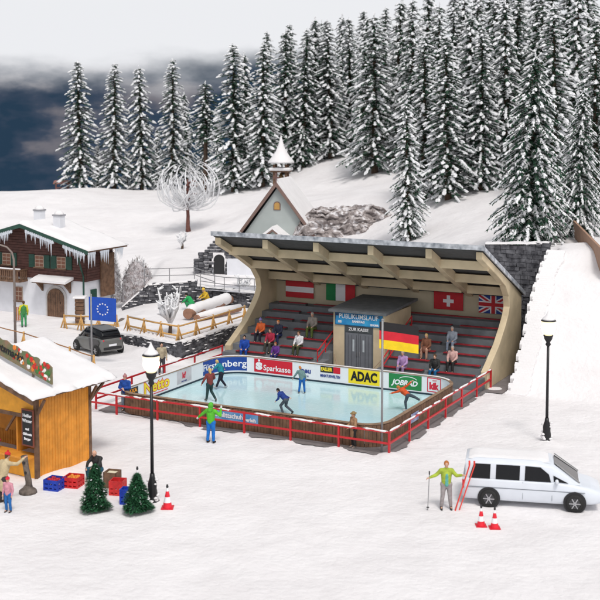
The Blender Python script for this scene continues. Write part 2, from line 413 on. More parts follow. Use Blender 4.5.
n = ICE.node_tree; b = n.nodes['Principled BSDF']; tc = n.nodes.new('ShaderNodeTexCoord'); mp = n.nodes.new('ShaderNodeMapping'); mp.inputs['Rotation'].default_value = (0, 0, .7); mp.inputs['Scale'].default_value = (1.2, 14, 1)
sc = n.nodes.new('ShaderNodeTexNoise'); sc.inputs['Scale'].default_value = 2.5; sc.inputs['Detail'].default_value = 7; sc.inputs['Distortion'].default_value = 2.0
n.links.new(tc.outputs['Object'], mp.inputs[0]); n.links.new(mp.outputs[0], sc.inputs['Vector'])
mrr = n.nodes.new('ShaderNodeMapRange'); mrr.inputs['From Min'].default_value = .45; mrr.inputs['From Max'].default_value = .8; mrr.inputs['To Min'].default_value = .07; mrr.inputs['To Max'].default_value = .5
n.links.new(sc.outputs['Fac'], mrr.inputs['Value']); n.links.new(mrr.outputs[0], b.inputs['Roughness'])
io = ice.build('ice', ICE, fix=False); io['kind'] = 'structure'
if io.data.polygons[0].normal.z < 0: io.data.flip_normals()
# ------------------------------------------------------------------ rink barrier with banners
RZ = -AL
bar_t = thing('rink_barrier', W(0, 0), RZ, 'low barrier around the ice, white inside with adverts, brown planks outside', 'barrier')
def ribbon(mb, s0, s1, z0, z1, i0, i1, mi=0, step=.12, closed=False):
    k = max(1, int((s1 - s0) / step)); o = len(mb.v)
    for i in range(k + 1):
        s = s0 + (s1 - s0) * i / k
        a = path_at(s, i0); b = path_at(s, i1)
        mb.v += [(a[0], a[1], z0), (a[0], a[1], z1), (b[0], b[1], z1), (b[0], b[1], z0)]
    for i in range(k):
        for j in range(4):
            p = o + i * 4; mb.f.append((p + j, p + (j + 1) % 4, p + 4 + (j + 1) % 4, p + 4 + j)); mb.m.append(mi)
    mb.f.append((o, o + 3, o + 2, o + 1)); mb.m.append(mi); e = o + 4 * k; mb.f.append((e, e + 1, e + 2, e + 3)); mb.m.append(mi)
SL = PS[-1]
m = MB(); ribbon(m, 0, SL - 1e-4, .14, .98, -.05, 0); m.build('inner_panel', WHITE, bar_t)
m = MB(); ribbon(m, 0, SL - 1e-4, .045, .14, -.05, .015); m.build('kick_strip', mat('kick_dark', (.02, .04, .06), .5), bar_t)
m = MB(); g = random.Random(3); s = 0
while s < SL - .05:
    w_ = .16; j = g.uniform(-.008, .008); ribbon(m, s + .008, min(s + w_ - .008, SL - .01), .02, .95 + g.uniform(-.01, .01), -.12 + j, -.055, 0, .2); s += w_
m.build('outer_planks', WOODB, bar_t)
m = MB(); ribbon(m, 0, SL - 1e-4, .98, 1.02, -.14, .02)
m.build('top_rim', mat('rim_wood', (.30, .20, .13), .7, var=.3, vscale=3), bar_t)
m = MB(); ribbon(m, s_left(1.2), s_back(-.9), 1.021, 1.045, -.12, .0); m.build('snow_rim', SNOW, bar_t)
def banner(s0, s1, z0, z1, m, ins=.012):
    mb = MB(); ribbon(mb, s0, s1, z0, z1, .001, ins, step=.1); return mb.build('banner', m, bar_t)
def ptext(txt, sc, z, size, m, parent, ins=.02, width=None, **k):
    me = letter_mesh(txt, size, extrude=.003, **k)
    xs_ = [v.co.x for v in me.vertices]; x0, x1 = min(xs_), max(xs_)
    f = (width / (x1 - x0)) if width else 1
    for v in me.vertices:
        a = path_at(sc + (v.co.x - (x0 + x1) / 2) * f, ins + v.co.z); v.co = (a[0], a[1], z + v.co.y)
    me.materials.clear(); me.materials.append(m)
    o = bpy.data.objects.new('lettering', me); C.objects.link(o); o.parent = parent; return o
# left side
b_ = banner(s_left(1.3), s_left(2.15), .30, .92, BLKP)
ptext('AXA', s_left(1.72), .76, .26, mat('letter_orange', (.8, .3, .02), .5), b_, bold=.01, width=.7); ptext('E+M', s_left(1.72), .46, .26, MATS['letter_orange'], b_, bold=.01, width=.7)
b_ = banner(s_left(2.5), s_left(5.0), .25, .95, WHITE, .008)
ptext('Netto', s_left(3.75), .62, .78, LR, b_, ins=.012, width=2.25, bold=.05); ptext('Netto', s_left(3.75), .62, .78, LY, b_, ins=.02, width=2.2, bold=.018)
mb = MB(); ribbon(mb, s_left(3.1), s_left(4.7), .235, .27, .001, .022); mb.build('underline', LR, b_)
b_ = banner(s_left(5.55), s_left(6.9), .26, .94, mat('pale_pink', (.55, .52, .55), .5))
ptext('kf', s_left(6.2), .64, .40, LR, b_, bold=.02); ptext('PARTNER', s_left(6.2), .34, .12, LBL, b_)
# back
sA = s_back(-12.75)
b_ = banner(s_left(8.05), sA, .22, .96, BLUE); ptext('Fürstenberg', (s_left(8.05) + sA) / 2, .60, .50, LW, b_, width=2.9, bold=.006)
b_ = banner(s_back(-12.3), s_back(-8.72 - 1.25), .22, .94, RED); ptext('Sparkasse', s_back(-10.9), .48, .42, LW, b_, width=1.65, bold=.006)
ptext('S', s_back(-12.0), .53, .48, LW, b_, bold=.04, width=.42)
mb = MB(); mb.blob((0, 0, 0), .07, n=8); a = path_at(s_back(-12.0), .02); mb.v = [(p[0] + a[0], p[1] * .2 + a[1], p[2] + .85) for p in mb.v]; mb.build('dot', LW, b_)
b_ = banner(s_back(-9.6), s_back(-8.7), .22, .94, WHITE, .008); ptext('neu', s_back(-9.15), .58, .40, LBL, b_, bold=.012); ptext('markt', s_back(-9.15), .30, .14, LBL, b_)
b_ = banner(s_back(-8.3), s_back(-7.55), .60, .93, BLKP); ptext('FALLER', s_back(-7.93), .77, .25, LY, b_, width=.66, bold=.012)
mb = MB(); ribbon(mb, s_back(-7.54), s_back(-7.15), .60, .93, .001, .012); mb.build('red_block', RED, b_)
ptext('MINIATURWELTEN', s_back(-7.73), .42, .20, LBL, b_, width=1.15, bold=.006)
b_ = banner(s_back(-6.68), s_back(-4.92), .20, .96, YEL); ptext('ADAC', s_back(-5.8), .57, .66, LB, b_, width=1.5, bold=.03)
b_ = banner(s_back(-4.4), s_back(-2.62), .20, .95, GREEN); ptext('JOBRAD', s_back(-3.55), .52, .36, LW, b_, width=1.45, bold=.014, shear=.3)
mb = MB()
k_ = 14
for i in range(k_):
    t0 = math.pi * (.1 + .8 * i / k_); t1 = math.pi * (.1 + .8 * (i + 1) / k_); o = len(mb.v)
    for t, zz in ((t0, 0), (t1, 0), (t1, .035), (t0, .035)):
        a = path_at(s_back(-3.35) - .5 * math.cos(t), .016); mb.v.append((a[0], a[1], .66 + .18 * math.sin(t) + zz))
    mb.f.append((o, o + 1, o + 2, o + 3)); mb.m.append(0)
mb.build('arc_mark', LW, b_, fix=False)
b_ = banner(s_back(-2.32), s_back(-1.52), .22, .95, LR); mb = MB(); ribbon(mb, s_back(-2.27), s_back(-1.57), .27, .90, .013, .017); mb.build('white_field', WHITE, b_)
ptext('kik', s_back(-1.92), .52, .46, LR, b_, ins=.022, width=.56, bold=.03); ptext('textil', s_back(-1.92), .82, .12, LR, b_, ins=.022)
b_ = banner(s_back(-.95), s_back(-.25), .30, .95, WHITE, .008); ptext('VR', s_back(-.6), .62, .42, LBL, b_, bold=.03)
# outside banner at the front and the small one on the right side
sF = lambda u: s_back(0) * 0 + SL - (1.0 * math.pi / 2) - (u - (-13.15))
mb = MB(); ribbon(mb, sF(-6.45), sF(-8.75), .36, .80, -.150, -.135)
SKYB = mat('banner_sky', (.04, .22, .50), .4, vscale=1.5, col2=(.25, .45, .68)); b_ = mb.build('banner', SKYB, bar_t)
def ftext(txt, u, v, z, size, m, parent, width=None, **k):
    me = letter_mesh(txt, size, extrude=.003, **k); xs_ = [q.co.x for q in me.vertices]; f = width / (max(xs_) - min(xs_)) if width else 1
    for q in me.vertices: q.co = (u + q.co.x * f, v - q.co.z, z + q.co.y)
    me.materials.clear(); me.materials.append(m); o = bpy.data.objects.new('lettering', me); C.objects.link(o); o.parent = parent; return o
ftext('Schlittschuh', -7.95, .385, .60, .30, LW, b_, 1.45, bold=.008); ftext('verleih', -6.85, .385, .52, .22, LW, b_, .6, bold=.008)
mb = MB(); mb.box(-.495, -.48, 3.6, 4.5, .40, .80); b_ = mb.build('banner', mat('banner_pale', (.45, .5, .62), .5, vscale=4, col2=(.1, .15, .4)), bar_t)

# ------------------------------------------------------------------ red railings
def railing(name, pts, label, posts, snow=0, h=.95, mt=REDM, cat='railing', r=.035, group=None, rails=(1.0, .5), sq=True):
    t = thing(name, W(*pts[0]) if len(pts[0]) == 2 else Vector(pts[0]), RZ if len(pts[0]) == 2 else 0, label, cat, group)
    base = Vector((*pts[0], 0)) if len(pts[0]) == 2 else Vector(pts[0])
    P = [Vector((*p, 0)) - base if len(p) == 2 else Vector(p) - base for p in pts]
    for f in rails:
        m = MB()
        for a, b in zip(P[:-1], P[1:]):
            if sq: m.bar(a + Vector((0, 0, h * f)), b + Vector((0, 0, h * f)), r * 1.8, r * 2.2)
            else: m.tube([a + Vector((0, 0, h * f)), b + Vector((0, 0, h * f))], r, 8)
        m.build('rail', mt, t)
    for a, b in zip(P[:-1], P[1:]):
        L = (b - a).length; k = max(1, round(L / posts))
        for i in range(k + (1 if b is P[-1] else 0)):
            p = a.lerp(b, i / k); m = MB()
            if sq: m.box(p.x - r * 1.1, p.x + r * 1.1, p.y - r * 1.1, p.y + r * 1.1, p.z - .05, p.z + h + r * 1.3)
            else: m.tube([p - Vector((0, 0, .1)), p + Vector((0, 0, h))], r, 8)
            m.build('post', mt, t)
    if snow:
        m = MB(); g = random.Random(5)
        for a, b in zip(P[:-1], P[1:]):
            L = (b - a).length; x = 0
            while x < L:
                l = g.uniform(.5, 1.7); e = min(L, x + l)
                if g.random() < snow:
                    q = 6; pp = [a.lerp(b, (x + (e - x) * j / q) / L) + Vector((0, 0, h + .035 + .012 * math.sin(j))) for j in range(q + 1)]
                    m.tube(pp, [.012] + [.038 + g.uniform(0, .012) for _ in range(q - 1)] + [.012], 6); m.build('snow_strip', SNOW, t, smooth=True); m = MB()
                x = e + g.uniform(.05, .5) * (1.4 - snow)
    return t
railing('rail_fence', [(-16.15, 0), (0, 0)], 'red two-rail fence along the front of the rink, broken snow on its top rail', 2.31, .75, group='red fences around the rink')
railing('rail_fence', [(0.0, .02), (0, 13.35)], 'red fence down the right side of the rink, long strip of snow on top', 2.22, .97, group='red fences around the rink')
railing('rail_fence', [(-15.5, 0.6), (-15.6, 12.4)], 'red fence along the far left side behind the Netto advert', 2.9, .35, group='red fences around the rink')

# ------------------------------------------------------------------ grandstand
st = thing('grandstand', W(0, 0), RZ, 'cream covered grandstand with ribbed cantilever roof and red trimmed tiers', 'grandstand')
front = [(13.0, 0), (12.95, .9), (13.6, 1.25), (14.9, 2.0), (15.8, 2.75), (16.35, 3.3), (16.6, 3.75), (16.45, 4.35), (15.9, 4.95), (14.6, 5.62), (12.15, 6.72), (11.95, 6.82), (11.95, 7.2)]
def roofz(v): return 7.22 - (v - 11.95) * .445
prof = front + [(18.8, roofz(18.8)), (18.8, 0)]
for u0, u1 in ((-15.78, -15.4), (-.42, -.06)):
    m = MB(); m.prism(prof, u0, u1, 'x'); o = m.build('side_wall', CONC, st, bevel=.03)
m = MB(); m.box(-15.6, -.2, 18.5, 18.8, 0, roofz(18.5) - .02); m.build('back_wall', mat('stand_back', (.50, .43, .31), .85, var=.08, vscale=1), st)
m = MB()
m.prism([(11.75, roofz(11.75) + .02), (11.75, roofz(11.75) + .20), (19.1, roofz(19.1) + .20), (19.1, roofz(19.1) + .02)], -15.85, .0, 'x')
m.build('roof', DGREY, st)
m = MB(); m.prism([(11.70, roofz(11.75) + .0), (11.70, roofz(11.75) + .26), (11.9, roofz(11.9) + .26), (11.749, roofz(11.75))], -15.9, .06, 'x')
m.prism([(11.75, roofz(11.75) + .0), (11.75, roofz(11.75) + .24), (19.1, roofz(19.1) + .24), (19.1, roofz(19.1))], .002, .07, 'x')
m.build('fascia', ROOFI, st)
# frosty layer on the roof
m = MB(); m.prism([(11.95, roofz(11.95) + .205), (11.95, roofz(11.95) + .27), (19.0, roofz(19.0) + .29), (19.0, roofz(19.0) + .205)], -15.8, -.04, 'x'); m.build('snow_cover', SNOW, st)
for i, u in enumerate((-12.55, -9.42, -6.2, -2.95)):
    m = MB(); m.prism([(11.95, 6.72), (12.15, 6.62), (14.6, 5.5), (18.5, 3.85), (18.5, roofz(18.5) - .0), (11.95, roofz(11.95))], u - .17, u + .17, 'x'); m.build('rafter', CONC, st, bevel=.02)
for v in (13.3, 15.6, 17.6):
    for a, b in zip((-15.6, -12.38, -9.25, -6.03, -2.78), (-12.72, -9.59, -6.37, -3.12, -.2)):
        m = MB(); m.box(a, b, v - .12, v + .12, roofz(v) - .52, roofz(v) - .06); m.build('purlin', CONC, st)
HU0, HU1 = -9.15, -6.05
TZ = [.62 + .345 * k for k in range(7)]; TV = [12.35 + .86 * k for k in range(7)]
for k in range(7):
    for a, b in (((-15.6, HU0 - .06), (HU1 + .06, -.2)) if k < 6 else ((-15.6, -.2),)):
        m = MB(); m.box(a, b, TV[k], 18.5 if k == 6 else TV[k + 1], 0.0, TZ[k]); s_ = m.build('seating_tier', TIER, st)
        # dark seat blocks with a red front board, in sections with gangways
        m1 = MB(); m2 = MB()
        x = a + (.9 if a < -10 else .25); end = b - (.7 if b < -5 else .4)
        gang = [(-12.9, -12.35)] if a < -10 else [(-3.4, -2.9)]
        segs = [(x, gang[0][0]), (gang[0][1], end)]
        for p, q in segs:
            m1.box(p, q, TV[k] + .02, TV[k] + .34, TZ[k] + .001, TZ[k] + .12)
            m2.box(p, q, TV[k] - .012, TV[k] + .30, TZ[k] + .121, TZ[k] + .15)
        m1.build('seat_base', DGREY, s_); m2.build('seat_plank', mat('seat_red', (.30, .02, .03), .6, var=.25, vscale=4), s_)
        if k == 0: pass
# red stair rails beside the booth
for u in (HU0 - .38, HU1 + .42):
    m = MB()
    for h in (.9, .5): m.tube([(u, 12.35, .3 + h), (u, 16.4, 1.95 + h)], .035, 6)
    for j in range(5):
        v = 12.4 + j; z = .3 + (v - 12.35) * .41; m.tube([(u, v, z - .3), (u, v, z + .9)], .03, 6)
    m.build('stair_rail', REDM, st)
# dark moulding line under rafters on the back wall
m = MB(); m.box(-15.6, -.2, 18.44, 18.5, 3.98, 4.08); m.build('wall_moulding', DGREY, st)

# ------------------------------------------------------------------ ticket booth
bt = thing('ticket_booth', W((HU0 + HU1) / 2, 13.6), RZ, 'small cream booth with grey double doors and flat dark roof in the stand', 'booth')
hw = (HU1 - HU0) / 2
m = MB(); m.box(-hw, hw, 0, 3.7, 0, 3.25); m.build('wall', CONC, bt)
m = MB(); m.prism([(-.28, 3.28), (-.28, 3.42), (4.3, 3.62), (4.3, 3.48)], -hw - .18, hw + .18, 'x'); m.build('roof', mat('booth_roof', (.14, .15, .16), .6, var=.2), bt)
m = MB(); m.box(-.86, .86, -.02, 0, 0, 2.62); df = m.build('door_frame', mat('door_grey2', (.10, .11, .12), .6), bt)
for s_ in (-1, 1):
    m = MB(); m.box(min(0, s_ * .78) + (.01 if s_ > 0 else 0), max(0, s_ * .78) - (.01 if s_ < 0 else 0), -.05, -.02, .05, 2.15); d = m.build('door', mat('door_grey', (.16, .17, .19), .5, var=.1), bt, bevel=.008)
    for q in (.12, .40, .62):
        m = MB(); m.box(s_ * q - .006, s_ * q + .006, -.056, -.05, .15, 2.05); m.build('groove', BLACK, d)
    m = MB(); m.box(s_ * .30 - .055, s_ * .30 + .055, -.06, -.05, 1.15, 1.8); m.build('door_window', mat('pane_pale', (.5, .55, .58), .1), d)
    m = MB(); m.tube([(s_ * .07, -.09, .9), (s_ * .07, -.09, 1.15)], .015, 6); m.build('handle', GALV, d)
m = MB(); m.box(-.8, .8, -.05, -.02, 2.2, 2.52); sg = m.build('door_sign', mat('sign_dark', (.07, .08, .085), .6), bt); letters('ZUR KASSE', .24, LW, sg, (0, -.06, 2.36), bold=.004)
m = MB(); m.box(-1.42, 1.42, -.06, -.001, 2.56, 3.24); sg = m.build('sign_board', mat('sign_blue', (.008, .015, .06), .4, vscale=1.2, col2=(.02, .30, .62)), bt)
m = MB(); m.box(-1.36, 1.25, -.067, -.062, 2.60, 3.06); m.build('sign_field', mat('sign_sky', (.02, .22, .52), .4, vscale=1.6, col2=(.05, .40, .70)), sg)
letters('PUBLIKUMSLAUF', .36, LW, sg, (0, -.075, 3.05), bold=.003, sx=.88)
letters('SAMSTAG', .17, LW, sg, (0, -.075, 2.80), bold=.008); letters('EIS', .17, LW, sg, (-1.12, -.075, 2.74), bold=.008); letters('20 UHR', .15, LW, sg, (.95, -.075, 2.68), bold=.008)
for x, y0 in ((-1.35, 0), (-1.15, 0), (1.1, 0), (1.3, 0)):
    pass
for s_ in (-1, 1):
    m = MB(); m.tube([(s_ * 1.45, -.1, .9), (s_ * 1.05, -.55, .35), (s_ * 1.05, -.55, 0)], .025, 6); m.build('hand_rail', mat('rail_tan', (.35, .25, .17), .6), bt)

# ------------------------------------------------------------------ flags on the back wall
def wall_flag(u, label, painter, w_=1.9, h_=1.0, z=3.52):
    t = thing('wall_flag', W(u, 18.40), RZ, label, 'flag', 'national flags on the stand wall'); t.location.z = z
    painter(t, w_ / 2, h_ / 2); return t
FR = mat('flag_red', (.50, .02, .03), .7, var=.08); FW = mat('flag_white', (.72, .72, .75), .7, var=.03); FG = mat('flag_green', (.01, .20, .06), .7); FB = mat('flag_blue', (.02, .06, .28), .7)
def strips(t, cols, vert, a, b):
    m = MB(); k = len(cols)
    for i in range(k):
        if vert: m.box(-a + 2 * a * i / k, -a + 2 * a * (i + 1) / k, -.02, 0, -b, b, i)
        else: m.box(-a, a, -.02, 0, b - 2 * b * (i + 1) / k, b - 2 * b * i / k, i)
    m.build('cloth', cols, t)
wall_flag(-13.75, 'red white red striped flag, leftmost on the stand back wall', lambda t, a, b: strips(t, [FR, FW, FR], 0, a, b))
wall_flag(-11.0, 'green white red tricolour flag on the stand wall above the booth', lambda t, a, b: strips(t, [FG, FW, FR], 1, a, b))
def swiss(t, a, b):
    m = MB(); m.box(-a, a, -.02, 0, -b, b); o = m.build('cloth', FR, t)
    m = MB(); m.box(-.10, .10, -.028, -.0205, -.32, .32); m.box(-.32, -.101, -.028, -.0205, -.10, .10); m.box(.101, .32, -.028, -.0205, -.10, .10); m.build('cross', FW, t)
wall_flag(-4.2, 'red flag with a white cross on the stand wall', swiss, 1.75, 1.0)
def uk(t, a, b):
    m = MB(); m.box(-a, a, -.02, 0, -b, b); m.build('cloth', FB, t)
    def diag(w_, m_, y, nm, sh=0):
        mm = MB()
        for sg in (1, -1):
            L = Vector((2 * a, 0, 2 * b * sg)).normalized(); nrm = Vector((-L.z, 0, L.x))
            p = [Vector((-a, y, -b * sg)), Vector((a, y, b * sg))]
            x = w_ * 1.1
            poly = [(-a, -b * sg), (-a + x, -b * sg), (a, b * sg - sg * x * b / a), (a, b * sg), (a - x, b * sg), (-a, -b * sg + sg * x * b / a)]
            o = len(mm.v); mm.v += [(q[0], y - (.001 if sg > 0 else 0), q[1]) for q in poly]; mm.f.append(tuple(range(o, o + 6))); mm.m.append(0)
        mm.build(nm, m_, t, fix=False)
    diag(.24, FW, -.024, 'saltire'); diag(.10, FR, -.028, 'saltire')
    m = MB(); m.box(-.18, .18, -.034, -.031, -b, b); m.box(-a, -.181, -.034, -.031, -.17, .17); m.box(.181, a, -.034, -.031, -.17, .17); m.build('cross', FW, t)
    m = MB(); m.box(-.11, .11, -.040, -.036, -b, b); m.box(-a, -.111, -.040, -.036, -.10, .10); m.box(.111, a, -.040, -.036, -.10, .10); m.build('cross', FR, t)
wall_flag(-1.55, 'blue flag with red and white crosses, rightmost on the stand wall', uk, 1.7, 1.0, 3.5)

# ------------------------------------------------------------------ flag poles
def flagpole(loc, h, rz, label, cols, fw, fh, ztop, stars=False, lean=0, dr=.05):
    t = thing('flagpole', loc, rz, label, 'flagpole')
    m = MB(); m.tube([(0, 0, -.1), (0, 0, h)], .05, 10); m.blob((0, 0, h + .03), .06); m.build('pole', GALV, t, smooth=True)
    # slightly waving cloth with thickness
    m = MB(); nx = 24; k = len(cols)
    def P(i, z, s): x = -.13 + fw * i / nx; return (x, .05 * math.sin(x * 3.0 + .5) * (x / fw) + s * .008 - (.0 if x > .06 else 0), z - dr * x)
    for r_ in range(k):
        za = ztop - fh * r_ / k; zb = ztop - fh * (r_ + 1) / k
        for s in (1, -1):
            for i in range(nx):
                o = len(m.v); q = [P(i, zb, s), P(i + 1, zb, s), P(i + 1, za, s), P(i, za, s)]
                if s > 0: q.reverse()
                m.v += q; m.f.append((o, o + 1, o + 2, o + 3)); m.m.append(r_)
    fl = m.build('flag', cols, t, smooth=True, fix=False)
    if stars:
        m = MB()
        for a in range(12):
            A = 2 * math.pi * a / 12; cx = -.13 + fw * .5 + math.sin(A) * .31; cz = ztop - fh / 2 + math.cos(A) * .31
            o = len(m.v); pts_ = []
            for j in range(10):
                rr = .06 if j % 2 == 0 else .026; B = math.pi * j / 5
                x = cx + rr * math.sin(B); pts_.append((x, .05 * math.sin(x * 3.0 + .5) * (x / fw) - .016, cz + rr * math.cos(B) - .05 * x))
            m.v += pts_; m.f.append(tuple(range(o, o + 10))); m.m.append(0)
        m.build('star_ring', LW, fl, fix=False)
    return t
flagpole(W(-.42, .22), 5.55, RZ + R(22), 'tall grey pole with black red yellow flag at the rink corner', [mat('fb', (.015, .013, .015), .6), mat('fr', (.60, .015, .03), .6), mat('fy', (.85, .60, .01), .6)], 1.62, 1.12, 5.50, dr=.12)
e = ground_pt(92, 367)
flagpole(e, 4.05, RZ + R(20), 'thin grey pole with blue flag and ring of stars beside the car', [mat('eu', (.01, .07, .42), .6)], 1.58, 1.32, 3.97, True)
# ------------------------------------------------------------------ stone walls
def stone_wall(name, pts, label, course=.24, slen=.42, th=.4, mats=(None, None), snowtop=True, joint=.03, cat='stone wall', seed=1, rough=.03, ledge=.3):
    # pts: (x, y, zbase, height)
    g = random.Random(seed)
    b0 = Vector(pts[0][:3]); t = thing(name, b0, 0, label, cat)
    m = MB(); sn = MB()
    for a, b in zip(pts[:-1], pts[1:]):
        A = Vector(a[:2]); B = Vector(b[:2]); L = (B - A).length; d = (B - A) / L; nrm = Vector((d.y, -d.x))
        zb0, zb1 = a[2], b[2]; h0, h1 = a[3], b[3]
        zlow = min(zb0, zb1); ztop = max(zb0 + h0, zb1 + h1); k = int((ztop - zlow) / course) + 1
        for r in range(k):
            x = -g.uniform(0, slen)
            while x < L:
                l = slen * g.uniform(.65, 1.35); xa = max(0, x); xb = min(L, x + l - joint); x += l
                if xb - xa < .06: continue
                f = (xa + xb) / 2 / L; zb = zb0 + (zb1 - zb0) * f; zt = zb + h0 + (h1 - h0) * f
                z0 = zlow + r * course; z1 = z0 + course - joint
                if z1 > zt + course * .4 or z1 < zb - .2: continue
                o = g.uniform(-rough, rough); M = Matrix(((d.x, -nrm.x, 0, A.x - b0.x), (d.y, -nrm.y, 0, A.y - b0.y), (0, 0, 1, -b0.z), (0, 0, 0, 1)))
                e = [g.uniform(-.02, .02) for _ in range(4)]
                vs = [(xa + e[0], -th / 2 + o, z0 + e[1]), (xb + e[2], -th / 2 + o, z0 + e[3]), (xb, th / 2, z0), (xa, th / 2, z0), (xa + e[1], -th / 2 + o, z1 + e[2]), (xb + e[3], -th / 2 + o, z1 + e[0]), (xb, th / 2, z1), (xa, th / 2, z1)]
                m.add(vs, [(0, 3, 2, 1), (4, 5, 6, 7), (0, 1, 5, 4), (1, 2, 6, 5), (2, 3, 7, 6), (3, 0, 4, 7)], 0, M)
                if g.random() < ledge: sn.add([(xa, -th / 2 + o - .05, z1), (xb, -th / 2 + o - .05, z1), (xb, -th / 2 + .03, z1), (xa, -th / 2 + .03, z1), (xa + .05, -th / 2 + o - .03, z1 + .035), (xb - .05, -th / 2 + o - .03, z1 + .03), (xb, -th / 2 + .03, z1 + .03), (xa, -th / 2 + .03, z1 + .03)], [(0, 3, 2, 1), (4, 5, 6, 7), (0, 1, 5, 4), (1, 2, 6, 5), (2, 3, 7, 6), (3, 0, 4, 7)], 0, M)
        # core
        c = .06; p = [A + nrm * (th / 2 - c), B + nrm * (th / 2 - c), B - nrm * (th / 2 - c), A - nrm * (th / 2 - c)]
        vs = [(q.x - b0.x, q.y - b0.y, z - b0.z) for z, q in ((zb0 - .3, p[0]), (zb1 - .3, p[1]), (zb1 - .3, p[2]), (zb0 - .3, p[3]), (zb0 + h0 - .1, p[0]), (zb1 + h1 - .1, p[1]), (zb1 + h1 - .1, p[2]), (zb0 + h0 - .1, p[3]))]
        m.add(vs, [(0, 3, 2, 1), (4, 5, 6, 7), (0, 1, 5, 4), (1, 2, 6, 5), (2, 3, 7, 6), (3, 0, 4, 7)], 0)
        if snowtop:
            q = max(2, int(L / .3)); o = len(sn.v)
            for i in range(q + 1):
                f = i / q; P = A.lerp(B, f); z = zb0 + (zb1 - zb0) * f + h0 + (h1 - h0) * f
                w0 = th / 2 + g.uniform(-.02, .05); hh = .10 + g.uniform(-.03, .04)
                for s_, dz in ((w0, -.02), (w0 * .8, hh), (-w0, hh), (-w0 - .1, -.05)): sn.v.append((P.x + nrm.x * s_ - b0.x, P.y + nrm.y * s_ - b0.y, z + dz - b0.z))
            for i in range(q):
                for j in range(3): sn.f.append((o + 4 * i + j, o + 4 * i + j + 1, o + 4 * i + 5 + j, o + 4 * i + 4 + j)); sn.m.append(0)
    m.build('stones', mats[0] or STONE, t, bevel=0)
    sn.build('snow_cover', SNOW, t, smooth=False, fix=False)
    return t
ue = lambda u, v: W(u, v)
c20 = W(-18.15, 20.5)
stone_wall('retaining_wall', [(-11.2, 70.3, -.05, .75), (-6.92, 65.35, -.05, 1.05), (c20.x, c20.y, -.05, 1.1)], 'dark dry stone wall with a corner, between the rink and the yellow log fence', seed=4, course=.19, slen=.30, rough=.07, joint=.02)
stone_wall('retaining_wall', [(-12.5, 80.5, .3, .3), (-10.6, 80.2, .6, 1.65), (-7.2, 80.2, .8, 1.75)], 'snowy dark stone terrace wall below the grey railing, rising like a ramp at its left', seed=5, course=.2, slen=.34, rough=.06)
stone_wall('retaining_wall', [(-7.1, 79.6, .8, 1.5), (-4.6, 78.9, .8, 1.25), (-1.6, 76.5, .8, 1.3)], 'dark rough stone wall below the path, running behind the stand roof', seed=6, rough=.09, course=.2, slen=.3)
# arched stone wall with dark doorway
t = thing('stone_gateway', (-7.8, 84, 2.3), 0, 'curved sloping stone wall with dark arched doorway below the church', 'gateway')
m = MB(); g = random.Random(8); sn = MB()
def topz(x): return 1.0 + 2.6 * math.sin(min(1, max(0, x / 4.2)) * math.pi / 2) ** .8
z = 1.3
for r in range(14):
    z0 = r * .22; x = 0
    while x < 6.5:
        l = g.uniform(.28, .5); xa, xb = x, x + l - .03; x += l; c_ = (xa + xb) / 2
        if z0 + .1 > topz(c_): continue
        if 1.35 < c_ < 2.35 and z0 < 1.7: continue
        o = g.uniform(-.05, .05); yb = .25 * (z0 / 3)
        m.box(xa, xb, yb + o, yb + .5, z0, z0 + .19)
        if g.random() < .7: sn.box(xa, xb, yb + o - .03, yb + .1, z0 + .19, z0 + .215)
m.box(0.1, 1.3, .35, .6, 0, 1.3); m.box(2.4, 6.4, .4, .7, 0, 2.6)
m.build('stones', STONE, t); sn.build('snow_cover', SNOW, t)
m = MB(); poly = [(1.45, 0), (2.25, 0), (2.25, 1.2)] + [(1.85 + .4 * math.cos(R(a)), 1.2 + .4 * math.sin(R(a))) for a in range(15, 180, 15)] + [(1.45, 1.2)]
m.prism(poly, .18, .3, 'y'); m.build('door', BLKP, t)
m = MB(); m.box(2.45, 6.4, -.15, .12, 0, 1.3); m.build('white_panel', PLAST, t)
SNOWB = bpy.data.materials.new('snow_on_blocks'); SNOWB.use_nodes = True; n = SNOWB.node_tree; b = n.nodes['Principled BSDF']; b.inputs['Base Color'].default_value = (.80, .785, .79, 1); b.inputs['Roughness'].default_value = .8
tc = n.nodes.new('ShaderNodeTexCoord'); mp = n.nodes.new('ShaderNodeMapping'); br = n.nodes.new('ShaderNodeTexBrick'); br.inputs['Scale'].default_value = 2.6; br.inputs['Mortar Size'].default_value = .05; br.inputs['Mortar Smooth'].default_value = 1
nz = n.nodes.new('ShaderNodeTexNoise'); nz.inputs['Scale'].default_value = 4; nz.inputs['Detail'].default_value = 7; ad = n.nodes.new('ShaderNodeMath'); ad.operation = 'MULTIPLY_ADD'; ad.inputs[1].default_value = -.35
n.links.new(tc.outputs['Object'], mp.inputs[0]); n.links.new(mp.outputs[0], br.inputs['Vector']); n.links.new(tc.outputs['Object'], nz.inputs['Vector']); n.links.new(br.outputs['Fac'], ad.inputs[0]); n.links.new(nz.outputs['Fac'], ad.inputs[2])
bp = n.nodes.new('ShaderNodeBump'); bp.inputs['Strength'].default_value = .3; bp.inputs['Distance'].default_value = .06; n.links.new(ad.outputs[0], bp.inputs['Height']); n.links.new(bp.outputs[0], b.inputs['Normal'])
